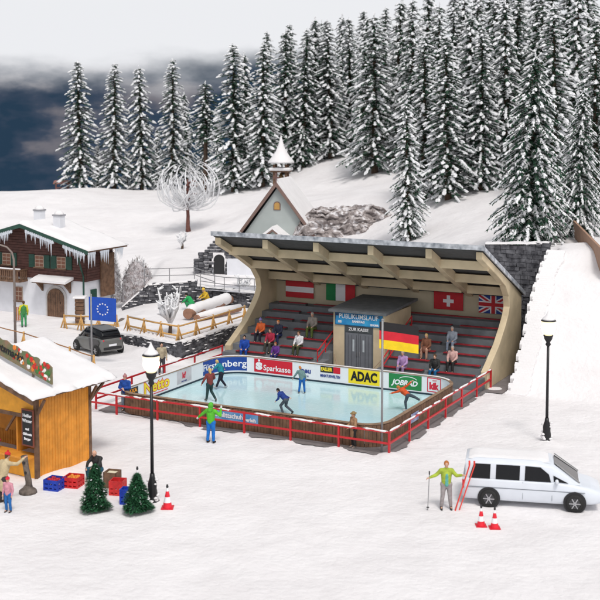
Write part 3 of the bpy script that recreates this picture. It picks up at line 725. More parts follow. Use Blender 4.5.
# ramp wall along the right side of the stand
t = thing('ramp_wall', W(1.2, 12.6), RZ, 'snow covered block wall climbing the bank right of the stand', 'stone wall')
m = MB(); g = random.Random(9); sn = MB()
for k in range(62):
    v0 = 12.35 + k * .118; v1 = v0 + .125; z0 = float(np.interp(v0, RVv, RVz)); z1 = float(np.interp(v1, RVv, RVz))
    x = (.03 if (k // 2) % 2 else -.12) + g.uniform(-.06, .04)
    m.box(-.02, .32, v0 - 12.6, v0 - 12.6 + .5, min(0, z0 - 1.5) if k < 8 else -.1, z0 - .06)
    sn.prism([(v0 - 12.6, z0 - .2), (v1 - 12.6, z0 - .2), (v1 - 12.6, z1 + .055), (v0 - 12.6, z0 + .045 + g.uniform(-.004, .008))], x, .95 + .06 * math.sin(k * .37) + g.uniform(-.05, .05), 'x')
m.build('stones', STONE, t); o = sn.build('snow_cover', SNOWB, t)
# dark stone wall facing front behind the stand's right end
a = W(-2.6, 20.2); b = W(1.1, 20.2)
stone_wall('retaining_wall', [(a.x, a.y, .0, 6.7), (b.x, b.y, .0, 6.9)], 'dark block wall rising behind the right end of the stand roof', seed=11, course=.24, slen=.42, ledge=0, rough=.05)

# ------------------------------------------------------------------ rails on the terraces, log fences
railing('rail_fence', [(-10.9, 80.3, 2.35), (-7.4, 80.3, 2.45), (-5.9, 79.2, 2.1)], 'thin grey metal railing along the stone terrace left of the arched doorway', 1.9, 0, mt=GALV, r=.03, sq=False, h=1.0)
railing('rail_fence', [(-6.9, 79.3, 2.15), (-5.2, 78.6, 2.0), (-1.0, 77.0, 2.0)], 'grey metal railing along the path in front of the arched doorway', 1.25, 0, mt=GALV, r=.03, sq=False, h=1.0)
m = MB(); m.v = [(-7.3, 79.4, 2.06), (-1.2, 76.6, 2.0), (-.5, 83, 2.2), (-6.3, 84.2, 2.35)]; m.f = [(0, 1, 2, 3)]; m.m = [0]
o = m.build('path', mat('path_grey', (.42, .42, .45), .9, var=.15), fix=False); o['kind'] = 'structure'
def log_fence(pts, label, step, group='yellow log fences', thin=False):
    P = [Vector((p[0], p[1], tz(p[0], p[1]) if len(p) < 3 else p[2])) for p in pts]; b0 = P[0].copy(); t = thing('log_fence', b0, 0, label, 'log fence', group)
    P = [p - b0 for p in P]; g = random.Random(2)
    for j, h in enumerate((.85,) if thin else (.85, .3)):
        m = MB()
        for a, b in zip(P[:-1], P[1:]): m.tube([a + Vector((0, 0, h)), (a + b) / 2 + Vector((0, 0, h - .03)), b + Vector((0, 0, h))], [.035 if thin else .055] * 3, 7)
        m.build('rail', mat('rope_brown', (.32, .16, .07), .8) if thin else YWOOD, t, smooth=True)
    for a, b in zip(P[:-1], P[1:]):
        L = (b - a).length; k = max(1, round(L / step)); d = (b - a).normalized(); nrm = Vector((-d.y, d.x, 0))
        for i in range(k + (1 if b is P[-1] else 0)):
            p = a.lerp(b, i / k); m = MB()
            m.tube([p + Vector((0, 0, -.1)), p + Vector((0, 0, .95))], [.07, .06], 7)
            if thin or i % 2 == 1 or True:
                m.tube([p + d * .35 - nrm * .05 + Vector((0, 0, -.05)), p + Vector((0, 0, .8))], [.05, .04], 6); m.tube([p - d * .35 - nrm * .05 + Vector((0, 0, -.05)), p + Vector((0, 0, .8))], [.05, .04], 6)
            m.build('post', YWOOD, t, smooth=True)
    if not thin:
        m = MB()
        for a, b in zip(P[:-1], P[1:]): m.tube([a + Vector((0, 0, .91)), (a + b) / 2 + Vector((0, 0, .885)), b + Vector((0, 0, .91))], [.03] * 3, 6)
        m.build('snow_cover', SNOW, t, smooth=True)
d20 = W(-18.45, 19.8)
log_fence([(-7.6, 66.35, 1.0), (-6.9, 67.1, 1.0)] and [(-10.6, 70.3, .85), (-7.05, 66.2, 1.0), (d20.x, d20.y, 1.05)], 'yellow log fence running along the top of the dark stone wall by the stand', 1.9)
log_fence([(-15.6, 75.6, 0.0), (-11.6, 72.2, .55)], 'short yellow log fence between chalet corner and silver car', 1.7)
f0 = ground_pt(-12, 337); f1 = ground_pt(24, 347); f2 = ground_pt(47, 354); f3 = ground_pt(70, 363); f4 = ground_pt(94, 372)
log_fence([f0, f1, f2, f3, f4], 'low rope fence on brown tripod posts behind the market stall roof', 9, thin=True)
# diorama side board at the right edge
t_ = MB(); A = Vector((16.6, 69.5)); B = Vector((14.9, 56.5))
zA, zB = 7.75, 6.2
pa = at(575, 69.5, 221); pb = at(604, 60.5, 250); pc = at(606, 60.5, 276); pd = at(577, 69.5, 239)
th = Vector((.14, .03, 0))
t_.v = [tuple(p - pa) for p in (pa, pb, pc, pd)] + [tuple(p + th - pa) for p in (pa, pb, pc, pd)]
t_.f = [(0, 1, 2, 3), (7, 6, 5, 4), (0, 4, 5, 1), (1, 5, 6, 2), (2, 6, 7, 3), (3, 7, 4, 0)]; t_.m = [0] * 6
o = t_.build('wooden_board', mat('board_tan', (.36, .22, .15), .75, var=.15, vscale=1)); o.location = pa
tag(o, 'plain brown board slanting down through the snow at the right edge', 'board')

# ------------------------------------------------------------------ chalet
CH = Vector((-14.85, 79.0, 0)); ch = thing('chalet', CH, RZ, 'alpine chalet with white ground floor, dark timber upper floor and snowy roof', 'house')
Wd = 9.4; Dp = 2.9; RX = -4.75                 # ridge at x = RX
def zroof(x): return 6.42 - abs(x - RX) * .27
m = MB(); m.box(-Wd, 0, 0, Dp, 0, 2.62); m.build('ground_floor', PLAST, ch)
m = MB(); m.prism([(-Wd - .12, 2.62), (.12, 2.62), (.12, zroof(.12) - .05), (RX, zroof(RX) - .05), (-Wd - .12, zroof(-Wd - .12) - .05)], .0, Dp + .1, 'y', 0)
up = m.build('upper_floor', WOODD, ch)
m = MB(); g = random.Random(4); z = 2.64
while z < 6.2:
    xr = RX + (6.32 - z) / .27 if z > zroof(.12) - .2 else .14; xl = RX - (6.32 - z) / .27 if z > zroof(-Wd - .12) - .2 else -Wd - .14
    m.box(max(-Wd - .14, xl), min(.14, xr), -.06 + g.uniform(-.006, .006), -.001, z, z + .17); z += .19
z = 2.64
while z < 4.9: m.box(.121, .175 + g.uniform(-.006, .006), 0, Dp + .1, z, z + .17); z += .19
m.build('cladding', WOODD, ch)
m = MB(); m.box(.18, .30, 1.5, Dp + .1, 1.4, 4.4)
for i in range(4): pass
m.build('side_panel', WOODB, ch)
# roof: boards, green bargeboards, snow slab
GRN = mat('green_trim', (.02, .07, .05), .6, var=.2)
for s_, e_ in ((1, 1.15), (-1, -Wd - 1.0)):
    m = MB(); x0, x1 = RX, e_
    m.prism([(x0, zroof(x0) - .02), (x1, zroof(x1) - .02), (x1, zroof(x1) + .10), (x0, zroof(x0) + .10)], -1.05, Dp + .5, 'y'); rf = m.build('roof', WOODB, ch)
    m = MB(); m.prism([(x0, zroof(x0) - .16), (x1, zroof(x1) - .16), (x1, zroof(x1) + .12), (x0, zroof(x0) + .12)], -1.13, -1.055, 'y'); m.build('bargeboard', GRN, rf)
    m = MB(); q = 14; gg = random.Random(6); o = 0
    ny = 12
    for i in range(q + 1):
        for j in range(ny + 1):
            x = x0 + (x1 * 1.0 - x0) * i / q + (.06 * s_ if i == q else 0); y = -1.12 + (Dp + 1.68) * j / ny
            m.v.append((x, y, zroof(x) + .30 + gg.uniform(-.02, .02) + .05 * math.sin(x * 2 + y) - (.12 if i == q or j in (0, ny) else 0)))
    n_ = (q + 1) * (ny + 1)
    for i in range(q + 1):
        for j in range(ny + 1): v = m.v[i * (ny + 1) + j]; m.v.append((v[0], v[1], zroof(v[0]) + .105))
    for i in range(q):
        for j in range(ny):
            a = i * (ny + 1) + j; m.f.append((a, a + 1, a + ny + 2, a + ny + 1)); m.m.append(0)
    for i in range(q):
        for j in (0, ny): a = i * (ny + 1) + j; m.f.append((a, a + ny + 1, a + ny + 1 + n_, a + n_)); m.m.append(0)
    for j in range(ny): a = q * (ny + 1) + j; m.f.append((a, a + 1, a + 1 + n_, a + n_)); m.m.append(0)
    m.build('snow_cover', SNOW, rf, smooth=True)
# icicles under the front eaves, in groups
ICEM = mat('icicle', (.62, .66, .72), .25, var=.05)
m = MB(); g = random.Random(12)
for a, b in ((-6.6, -5.4), (-4.2, -1.7), (-.9, .9), (-9.3, -7.5)):
    x = a
    while x < b:
        l = g.choice([.35, .5, .7, .95, 1.15]) * (.6 + .5 * g.random()); zt = zroof(x) - .12
        m.tube([(x, -1.09, zt), (x, -1.09, zt - l * .5), (x, -1.09, zt - l)], [.07, .045, .006], 5); 
        m.box(x - .09, x + .09, -1.12, -1.06, zt - .22, zt); x += g.uniform(.10, .2)
    m.build('icicles', ICEM, ch, fix=False); m = MB()
for a, b in ((-1.0, -.2), (.4, 1.3), (2.1, 2.9)):
    y = a
    while y < b: l = g.uniform(.3, 1.1); zt = zroof(1.12) - .02; m.tube([(1.12, y, zt), (1.12, y, zt - l)], [.07, .006], 5); m.box(1.08, 1.15, y - .09, y + .09, zt - .15, zt); y += g.uniform(.1, .2)
    m.build('icicles', ICEM, ch, fix=False); m = MB()

for cx_, cy_, hh in ((-5.5, 1.9, 1.0), (-2.9, .9, 1.1)):
    m = MB(); zr = zroof(cx_); m.box(cx_ - .3, cx_ + .3, cy_ - .28, cy_ + .28, zr - .3, zr + hh); c_ = m.build('chimney', PLAST, ch)
    m = MB(); m.box(cx_ - .35, cx_ + .35, cy_ - .33, cy_ + .33, zr + hh, zr + hh + .10); m.build('chimney_cap', mat('cap_grey', (.3, .3, .32), .8), c_)
    m = MB(); m.blob((cx_, cy_, zr + hh + .10), 36e-2, 1, .9, .8, n=10); m.build('snow_cover', SNOW, c_, smooth=True)
def window(parent, x, z, w_, h_, y=-.06, panes=(2, 2), lit=True, side=False, shutters=True):
    par = thing_part = None
    m = MB(); m.box(x - w_ / 2, x + w_ / 2, y - .05, y - .002, z - h_ / 2, z + h_ / 2)
    f = m.build('window', WOODD if not lit else mat('frame_light', (.46, .36, .28), .6), parent)
    m = MB(); nx, nz = panes; gp = .045
    pw = (w_ - gp * (nx + 1)) / nx; ph = (h_ - gp * (nz + 1)) / nz
    for i in range(nx):
        for j in range(nz):
            xa = x - w_ / 2 + gp + i * (pw + gp); za = z - h_ / 2 + gp + j * (ph + gp); m.box(xa, xa + pw, y - .058, y - .051, za, za + ph)
    m.build('pane', WARMW if lit else GLASSD, f)
    if shutters:
        for s_ in (-1, 1):
            m = MB(); xa = x + s_ * (w_ / 2 + .29); m.box(xa - .25, xa + .25, y - .07, y - .002, z - h_ / 2 - .05, z + h_ / 2 + .05)
            for q in range(6): zz = z - h_ / 2 + .05 + q * h_ / 6; m.box(xa - .2, xa + .2, y - .085, y - .0705, zz, zz + .07)
            m.build('shutter', GRN, f)
    m = MB(); m.box(x - w_ / 2 - .08, x + w_ / 2 + .08, y - .13, y - .002, z - h_ / 2 - .09, z - h_ / 2 - .001); m.build('sill', WOODB, f)
window(ch, -3.9, 3.85, .78, .82, panes=(2, 3)); window(ch, -1.95, 3.85, .78, .82, panes=(2, 3)); window(ch, -6.9, 3.85, .78, .82, panes=(2, 3))
window(ch, -5.9, 1.4, .72, 1.0, y=0, shutters=False, panes=(2, 3))
# arched door with canopy
def arch(xc, w_, h_, y0, y1, k=10): 
    r = w_ / 2; return [(xc - r, 0), (xc + r, 0), (xc + r, h_ - r * .9)] + [(xc + r * math.cos(math.pi * i / k), h_ - r * .9 + r * .9 * math.sin(math.pi * i / k)) for i in range(1, k)] + [(xc - r, h_ - r * .9)]
m = MB(); m.prism(arch(-2.5, 1.85, 2.2, 0, 0), -.06, -.001, 'y'); m.build('door_surround', mat('surround', (.55, .53, .52), .8), ch)
m = MB(); m.prism(arch(-2.5, 1.45, 2.0, 0, 0), -.13, -.061, 'y'); d = m.build('door', WOODB, ch)
m = MB()
for q in range(-3, 4): m.box(-2.5 + q * .2 - .008, -2.5 + q * .2 + .008, -.136, -.131, .03, 1.3 if abs(q) == 3 else 1.75)
m.tube([(-2.05, -.16, .95), (-2.05, -.16, 1.1)], .025, 6); m.build('groove', BLACK, d)
m = MB(); m.prism([(-.9, 2.5), (-.9, 2.42), (.0, 2.62), (.0, 2.72)], -3.95, -1.0, 'x'); cn = m.build('canopy', WOODB, ch)
m = MB(); m.prism([(-.98, 2.5), (-.98, 2.66), (-.5, 2.82), (.0, 2.92), (.0, 2.73)], -4.0, -.92, 'x'); m.build('snow_cover', SNOW, cn)
for x in (-3.7, -1.25): m = MB(); m.prism([(-.7, 2.42), (-.04, 2.56), (-.04, 1.75), (-.2, 1.95)], x - .08, x + .08, 'x'); m.build('bracket', WOODB, cn)
# balcony at the left
m = MB(); m.box(-Wd - .3, -5.0, -.95, -.06, 2.35, 2.5); bl = m.build('balcony', WOODB, ch)
m = MB(); m.box(-Wd - .3, -5.0, -.95, -.87, 3.15, 3.25)
for q in range(24):
    x = -Wd - .25 + q * .19
    if x < -5.05: m.box(x, x + .12, -.93, -.89, 2.51, 3.15)
m.box(-5.08, -5.0, -.86, -.07, 3.15, 3.25)
for q in range(4): m.box(-5.06, -5.02, -.8 + q * .19, -.68 + q * .19, 2.51, 3.15)
m.build('balustrade', WOODB, bl)
m = MB(); m.box(-Wd - .3, -4.95, -.98, -.84, 3.251, 3.34); m.build('snow_cover', SNOW, bl, bevel=.03)
m = MB(); m.tube([(.05, -.9, zroof(.6) - .3), (-.1, -.2, 3.4), (-.05, -.09, 3.0), (-.05, -.09, .1)], .06, 8); m.build('downpipe', GRN, ch)
m = MB(); m.box(.001, .10, .6, 1.2, 1.2, 2.0); 
for q in range(5): m.box(.101, .12, .65, 1.15, 1.27 + q * .14, 1.34 + q * .14)
m.build('shutter', GRN, ch)
# log store block at the chalet corner
t = thing('wood_store', W(0, 0), 0, 'narrow brown timber post stack with snow cap at the chalet corner', 'wood store'); t.location = ground_pt(80, 325)
m = MB(); 
for q in range(7): m.box(-.28, .28, -.3, .3, q * .26, q * .26 + .23)
m.build('logs', WOODB, t, bevel=.03); m = MB(); m.box(-.42, .42, -.42, .42, 1.82, 1.95); m.build('snow_cover', SNOW, t, bevel=.05)

# ------------------------------------------------------------------ church and belfry
cz = 1.9; cc = at(277, 99, z=cz)
cf = thing('church', cc, R(-14), 'small pale green chapel with steep snowy gable roof and cross', 'church')
hw = 3.4; ez = 1.2; az = 6.35
m = MB(); m.prism([(-hw, 0), (hw, 0), (hw, ez + .2), (0, az - .35), (-hw, ez + .2)], 0, 4.4, 'y'); m.build('wall', mat('pale_green', (.40, .44, .43), .85, var=.06, vscale=1), cf)
sl = (az - ez) / (hw + .5)
for s_ in (-1, 1):
    def zz(x): return az - abs(x) * sl
    m = MB(); x1 = s_ * (hw + .55)
    m.prism([(0, zz(0)), (x1, zz(x1)), (x1, zz(x1) + .16), (0, zz(0) + .2)], -.35, 4.6, 'y'); rf = m.build('roof', mat('shingle', (.10, .10, .12), .8, var=.3), cf)
    m = MB(); m.prism([(0, zz(0) - .22), (x1, zz(x1) - .2), (x1, zz(x1) + .2), (0, zz(0) + .24)], -.43, -.352, 'y'); m.build('bargeboard', mat('brown_trim', (.20, .13, .11), .7), rf)
    m = MB()
    if s_ > 0: m.prism([(0, zz(0) + .21), (x1 + .05, zz(x1) + .17), (x1 + .08, zz(x1) + .36), (0, zz(0) + .45)], -.38, 4.65, 'y')
    else: m.prism([(0, zz(0) + .21), (x1, zz(x1) + .17), (x1, zz(x1) + .26), (0, zz(0) + .42)], .2, 4.65, 'y')
    m.build('snow_cover', SNOW, rf)
m = MB(); m.box(-.06, .06, -.44, -.3, az, az + .95); m.box(-.28, .28, -.43, -.31, az + .5, az + .64); m.build('cross', mat('brown_trim2', (.16, .09, .08), .7), cf)
m = MB(); m.prism([(x + .0, z + 4.1) for x, z in arch(0, .62, .75, 0, 0)], -.06, -.001, 'y'); wn = m.build('window', mat('brown_trim', (.2, .13, .11)), cf)
m = MB(); m.prism([(x, z + 4.16) for x, z in arch(0, .46, .6, 0, 0)], -.08, -.061, 'y'); m.build('pane', mat('amber', (.35, .2, .06), .3, emit=(1, .6, .2), estr=.15), wn)
m = MB(); m.prism([(-1.5, 0), (1.5, 0), (1.5, 1.1), (0, 2.4), (-1.5, 1.1)], -1.4, 0, 'y'); po_ = m.build('porch', mat('pale_green2', (.36, .42, .40), .85), cf)
for s_ in (-1, 1):
    m = MB(); m.prism([(0, 2.42), (s_ * 1.9, .98), (s_ * 1.9, 1.12), (0, 2.6)], -1.6, 0, 'y', 0); m.prism([(0, 2.605), (s_ * 1.9, 1.125), (s_ * 1.95, 1.34), (0, 2.85)], -1.62, 0, 'y', 1); m.build('porch_roof', [mat('brown_trim'  , (.2, .13, .11)), SNOW], po_)
bf = thing('belfry', at(281, 106, z=tz(*at(281, 106, z=0).xy) ), R(-10), 'wooden bell shelter on posts with pointed snowy cap behind the chapel ridge', 'belfry')
B0 = at(281, 106, 196).z - bf.location.z
bz = B0 - .0
for x in (-.55, .55):
    for y in (-.5, .5): m = MB(); m.box(x - .09, x + .09, y - .09, y + .09, 0, bz + 2.9); m.build('post', WOODB, bf)
m = MB(); m.box(-.85, .85, -.75, .75, bz + 2.2, bz + 2.32); m.build('deck', WOODB, bf); m = MB(); m.box(-.98, .98, -.85, .85, bz + 2.325, bz + 2.62); m.build('snow_cover', SNOW, bf, bevel=.08)
m = MB(); m.lathe([(.3, bz + 1.5), (.26, bz + 1.7), (.12, bz + 2.0), (.05, bz + 2.15)], 12); m.build('bell', mat('bronze', (.2, .13, .06), .4, metal=.8), bf, smooth=True)
m = MB(); m.lathe([(1.05, bz + 3.0), (.9, bz + 3.05), (.55, bz + 3.6), (.25, bz + 4.35), (.05, bz + 5.2)], 4); m.build('roof', DGREY, bf)
m = MB(); m.lathe([(1.25, bz + 3.02), (1.2, bz + 3.2), (.85, bz + 3.6), (.5, bz + 4.1), (.28, bz + 4.6), (.1, bz + 5.3), (.02, bz + 5.6)], 10); m.build('snow_cap', SNOW, bf, smooth=True)
# small brown hut on the crest
p = at(61, 151, z=0); t = thing('hut', (p.x, p.y, tz(p.x, p.y) - .1), 0, 'tiny reddish brown open shelter on the crest beside the leftmost fir', 'hut')
HB = mat('hut_red', (.30, .15, .13), .8, var=.2)
m = MB(); m.prism([(-1.1, .9), (1.1, .9), (.9, 1.35), (-.9, 1.35)], -.6, .6, 'y'); m.build('roof', HB, t)
for x in (-.8, .8): m = MB(); m.box(x - .09, x + .09, -.1, .1, 0, .9); m.build('post', HB, t)
m = MB(); m.box(-.7, .7, -.1, .1, .3, .45); m.build('bench', HB, t)

# ------------------------------------------------------------------ market stall
SA = -R(33.7); SF = Vector((-10.1, 43.5, 0))
ms = thing('market_stall', SF, SA, 'orange plank christmas market stall with thick snowy roof', 'market stall')
# local: x right, y back; front facade y=0 spans x -6.4..0 ; side wall x=0 spans y 0..2.85
SD = 2.85; SWd = 7.0; Zt = 3.15
m = MB(); plank_wall(m, 0.02, SD - .02, 0, Zt, 0, .06, .15, M=Matrix.Rotation(math.pi / 2, 4, 'Z')); m.build('side_wall', ORANGE, ms)
m = MB(); plank_wall(m, -SWd, 0, 0, Zt, SD, .06, .15); m.build('back_wall', ORANGE, ms)
for x, y in ((0, 0), (0, SD), (-SWd, 0), (-SWd, SD)): m = MB(); m.box(x - .10, x + .05, y - .07, y + .08, 0, Zt); m.build('corner_post', WOODB, ms)
m = MB(); plank_wall(m, -SWd, -.12, 0, .84, .03, .06, .5, vertical=False); m.build('front_panel', ORANGE2, ms)
m = MB(); m.box(-SWd, -.1, -.42, .25, .84, .92); m.build('counter', ORANGE, ms, bevel=.01)
m = MB(); m.box(-SWd, -.12, -.05, .05, 2.35, 2.5); m.bar((-1.7, 0, 1.7), (-1.15, 0, 2.4), .08, .08); m.build('lintel', WOODB, ms)
m = MB(); m.box(-1.25, -1.18, .1, 2.2, .9, 3.0); m.box(-SWd, -.1, 2.15, 2.2, .9, 2.9); m.build('partition', ORANGE, ms)
m = MB()
for z in (1.25, 1.65, 2.05): m.box(-2.3, -1.3, 1.6, 2.1, z, z + .04)
m.box(-2.35, -1.28, 2.1, 2.14, .95, 2.5); sh = m.build('shelf', WOODD, ms)
Rz0 = 3.26; slp = .285
def rz(x): return Rz0 + (0.35 - x) * slp if x > -3.5 else Rz0 + (0.35 + 3.5) * slp - (-3.5 - x) * slp
m = MB(); m.prism([(-3.5, 2.5), (0, 2.5), (0, rz(0) - .05), (-3.5, rz(-3.5) - .05), (-7.0, rz(-7.0) - .05), (-7.0, 2.5)], -.03, .03, 'y'); m.build('gable', ORANGE2, ms)
for s_, x1 in ((1, .42), (-1, -7.42)):
    m = MB(); m.prism([(-3.5, rz(-3.5)), (x1, rz(x1)), (x1, rz(x1) + .08), (-3.5, rz(-3.5) + .08)], -.55, SD + 1.05, 'y'); rf = m.build('roof', WOODB, ms)
    m = MB(); m.prism([(-3.5, rz(-3.5) - .14), (x1, rz(x1) - .14), (x1, rz(x1) + .09), (-3.5, rz(-3.5) + .09)], -.62, -.551, 'y'); m.build('bargeboard', WOODB, rf)
    m = MB(); q = 26; ny = 26; gg = random.Random(16 + s_)
    for i in range(q + 1):
        for j in range(ny + 1):
            x = -3.5 + (x1 + 3.5) * i / q; y = -.66 + (SD + 1.8) * j / ny
            x += (.08 * s_ + gg.uniform(-.04, .07) * s_) if i == q else 0; y += gg.uniform(-.04, .04) if j in (0, ny) else 0
            m.v.append((x, y, rz(x) + .24 + .03 * math.sin(x * 1.7 + y * 2.3) + .025 * mnoise.noise(Vector((x * 2, y * 2, 3))) - (.10 + gg.uniform(-.03, .05) if i == q or j in (0, ny) else 0)))
    n_ = len(m.v)
    m.v += [(v[0], v[1], rz(v[0]) + .083) for v in m.v]
    for i in range(q):
        for j in range(ny): a = i * (ny + 1) + j; m.f.append((a, a + 1, a + ny + 2, a + ny + 1)); m.m.append(0)
        for j in (0, ny): a = i * (ny + 1) + j; m.f.append((a, a + ny + 1, a + ny + 1 + n_, a + n_)); m.m.append(0)
    for j in range(ny): a = q * (ny + 1) + j; m.f.append((a, a + 1, a + 1 + n_, a + n_)); m.m.append(0)
    m.build('snow_cover', SNOW, rf, smooth=True)
for y in (.02, SD): 
    m = MB(); m.bar((0.02, y, 2.55), (.42, y, 3.18), .09, .09); m.build('bracket', WOODB, ms)
m = MB(); m.bar((.0, SD, 2.5), (.0, SD + .85, 3.12), .09, .09); m.bar((-.05, SD, 3.12), (-.05, SD + 1.0, 3.16), .1, .1); m.build('bracket', WOODB, ms)
# blackboard and sign
bb = thing('blackboard', (0, 0, 0), SA, 'tall black menu board in a red brown frame on the stall front', 'menu board')
bl_ = Matrix.Translation(SF) @ Matrix.Rotation(SA, 4, 'Z')
bb.location = bl_ @ Vector((-.34, -.14, 1.30))
m = MB(); m.box(-.33, .33, -.02, .02, 0, 1.45); m.build('frame', mat('frame_red', (.22, .06, .035), .6, var=.2), bb); m = MB(); m.box(-.27, .27, -.03, -.021, .06, 1.39); sl_ = m.build('slate', LB, bb)
for i, (tx, sz, zz_) in enumerate((('Heißer', .17, 1.2), ('Winzer', .17, 1.0), ('und', .13, .68), ('Glühwein', .125, .48), ('Burger', .13, .29))): letters(tx, sz, LW, sl_, (0, -.036, zz_), bold=.006)
sgn = thing('stall_sign', (0, 0, 0), SA, 'long sloping painted sign with fruit and sweets on the stall roof', 'sign')
sgn.location = bl_ @ Vector((0, .5, 0))
def SZ(x): return rz(x) + .42
x1s, x0s = .36, -3.4
m = MB(); pts_ = []
N_ = 30
for i in range(N_ + 1): x = x0s + (x1s - x0s) * i / N_; pts_.append((x, SZ(x) - .0))
for i in range(N_, -1, -1): x = x0s + (x1s - x0s) * i / N_; pts_.append((x, SZ(x) + .70 + .04 * math.sin(i * 1.4)))
m.prism(pts_, -.03, .03, 'y'); bd = m.build('board', mat('sign_painted', (.26, .16, .10), .6, vscale=3.5, col2=(.10, .16, .07)), sgn)
g = random.Random(31)
OR = [mat('fruit_orange', (.75, .22, .03), .5), mat('fruit_red', (.6, .03, .02), .5), mat('leaf_green', (.05, .18, .04), .6), mat('sugar_white', (.8, .78, .74), .6)]
m = MB()
for i in range(46):
    x = x1s - .1 - g.random() * 2.0; dz = g.uniform(.10, .66); k = g.choice([0, 0, 1, 1, 2, 2, 3]) if x < x1s - .9 else g.choice([1, 1, 2, 3])
    r_ = g.uniform(.05, .13); m.blob((x, -.035, SZ(x) + dz), r_, 1, .18, 1, mi=k, n=8)
m.build('painted_fruit', OR, bd, smooth=True)
o = letters('Weihnachtsmarkt', .42, LB, bd, (x1s - 3.2, -.05, SZ(x1s - 3.2) + .40), rot=(0, 0, 0), bold=.01)
o.rotation_euler = Euler((math.pi / 2, 0, 0)).to_matrix().to_euler(); 
o.matrix_local = Matrix.Translation(Vector((x1s - 3.0, -.045, SZ(x1s - 3.0) + .36))) @ Matrix.Rotation(math.atan(slp), 4, 'Y') @ Matrix.Rotation(math.pi / 2, 4, 'X')
for x in (-.75, -2.9): m = MB(); m.box(x - .04, x + .04, .031, .10, rz(x) + .1, SZ(x) + .6); m.build('post', BARKG, sgn)

# ------------------------------------------------------------------ street lamps
def street_lamp(loc, h, label, snowy):
    t = thing('street_lamp', loc, 0, label, 'street lamp', 'black lantern street lamps')
    m = MB(); m.lathe([(.27, 0), (.27, .1), (.17, .16), (.20, .3), (.16, .55), (.17, .7), (.10, .95), (.08, 1.1)], 14); m.build('base', BLACK, t, smooth=True)
    m = MB(); m.tube([(0, 0, 1.05), (0, 0, h - 1.25)], [.065, .055], 12); m.build('post', BLACK, t, smooth=True)
    m = MB(); m.lathe([(.06, h - 1.3), (.12, h - 1.22), (.08, h - 1.12), (.17, h - .98), (.19, h - .88), (.21, h - .86), (.21, h - .82)], 14); m.build('collar', BLACK, t, smooth=True)
    m = MB(); m.lathe([(.15, h - .82), (.22, h - .72), (.28, h - .5), (.31, h - .32), (.30, h - .2)], 16)
    m.build('lamp_shade', mat('lamp_glow', (.9, .8, .6), .3, var=0, emit=(1, .80, .45), estr=1.25), t, smooth=True)
    m = MB(); m.lathe([(.325, h - .21), (.31, h - .17), (.16, h - .10), (.08, h + .0), (.02, h + .1)], 16); cpn = m.build('cap', BLACK, t, smooth=True)
    m = MB(); m.lathe([(.28, h - .165), (.25, h - .09), (.15, h - .01), (.09, h + .1), (.03, h + .22), (.005, h + .3)], 16); m.build('snow_cover', SNOW, cpn, smooth=True)
    if snowy:
        m = MB(); g = random.Random(3)
        for i in range(26): a = g.uniform(0, 6.3); z = g.choice([.12, .3, .7, .16]) + g.uniform(-.05, .2); m.blob((math.cos(a) * .19, math.sin(a) * .19, z), g.uniform(.05, .10), 1, 1, .6, n=6)
        m.build('snow_patch', SNOW, t, smooth=True)
    l = bpy.data.lights.new('lamp_light', 'POINT'); l.energy = 60; l.color = (1, .75, .42); l.shadow_soft_size = .3
    lo = bpy.data.objects.new('lamp_light', l); C.objects.link(lo); lo.parent = t; lo.location = (0, 0, h - .5)
    lo.visible_camera = False if False else True
street_lamp(ground_pt(152.5, 503), 5.62, 'black lantern lamp in front of the rink beside the stall, tallest in view', True)
street_lamp(ground_pt(546.5, 443), 5.5, 'black lantern lamp on the open snow at the right, frosted foot', True)
p = ground_pt(15.5, 343); t = thing('curved_street_lamp', p, 0, 'brown grey lamp post curving over at the top in front of the chalet', 'street lamp')
m = MB(); m.tube([(0, 0, 0), (0, 0, 5.2), (-.12, 0, 5.65), (-.42, 0, 5.98), (-.85, 0, 6.12), (-1.3, 0, 6.1)], [.085, .07, .06, .055, .05, .045], 10); m.build('post', mat('post_brown', (.22, .18, .16), .6), t, smooth=True)
m = MB(); m.blob((-1.5, 0, 6.05), .2, 1.6, .8, .45, n=10); m.build('lamp_head', DGREY, t, smooth=True)
# ------------------------------------------------------------------ vehicles
def wheel(parent, x, y, r, w_, side):
    m = MB(); n = 24; M = Matrix.Translation((x, y, r)) @ Matrix.Rotation(math.pi / 2, 4, 'X')
    pr = [(r * .62, -w_ / 2), (r * .93, -w_ / 2), (r, -w_ * .3), (r, w_ * .3), (r * .93, w_ / 2), (r * .62, w_ / 2)]
    t = MB(); t.lathe(pr, n, cap=False); t.v = [tuple(M @ Vector(v)) for v in t.v]
    wh = t.build('wheel', mat('tyre', (.02, .02, .02), .8), parent, smooth=True)
    q = MB(); q.lathe([(r * .64, -w_ * .42), (r * .60, w_ * .42)], n); 
    q.v = [tuple(M @ Vector(v)) for v in q.v]; rim = q.build('rim', mat('rim_dark', (.06, .06, .065), .5), wh)
    q = MB(); yo = -side * w_ * .44
    for k in range(6):
        a = math.pi * 2 * k / 6; q.bar((x, y + side * w_ * .44, r), (x + math.cos(a) * r * .62, y + side * w_ * .44, r + math.sin(a) * r * .62), r * .2, .03)
    hb = MB(); hb.lathe([(r * .18, -.03), (r * .18, .03)], 12); hb.v = [tuple(Matrix.Translation((x, y + side * w_ * .44, r)) @ Matrix.Rotation(math.pi / 2, 4, 'X') @ Vector(v)) for v in hb.v]
    q.add(hb.v, hb.f); q.build('spokes', mat('rim_silver', (.50, .50, .52), .35, metal=.7), rim)
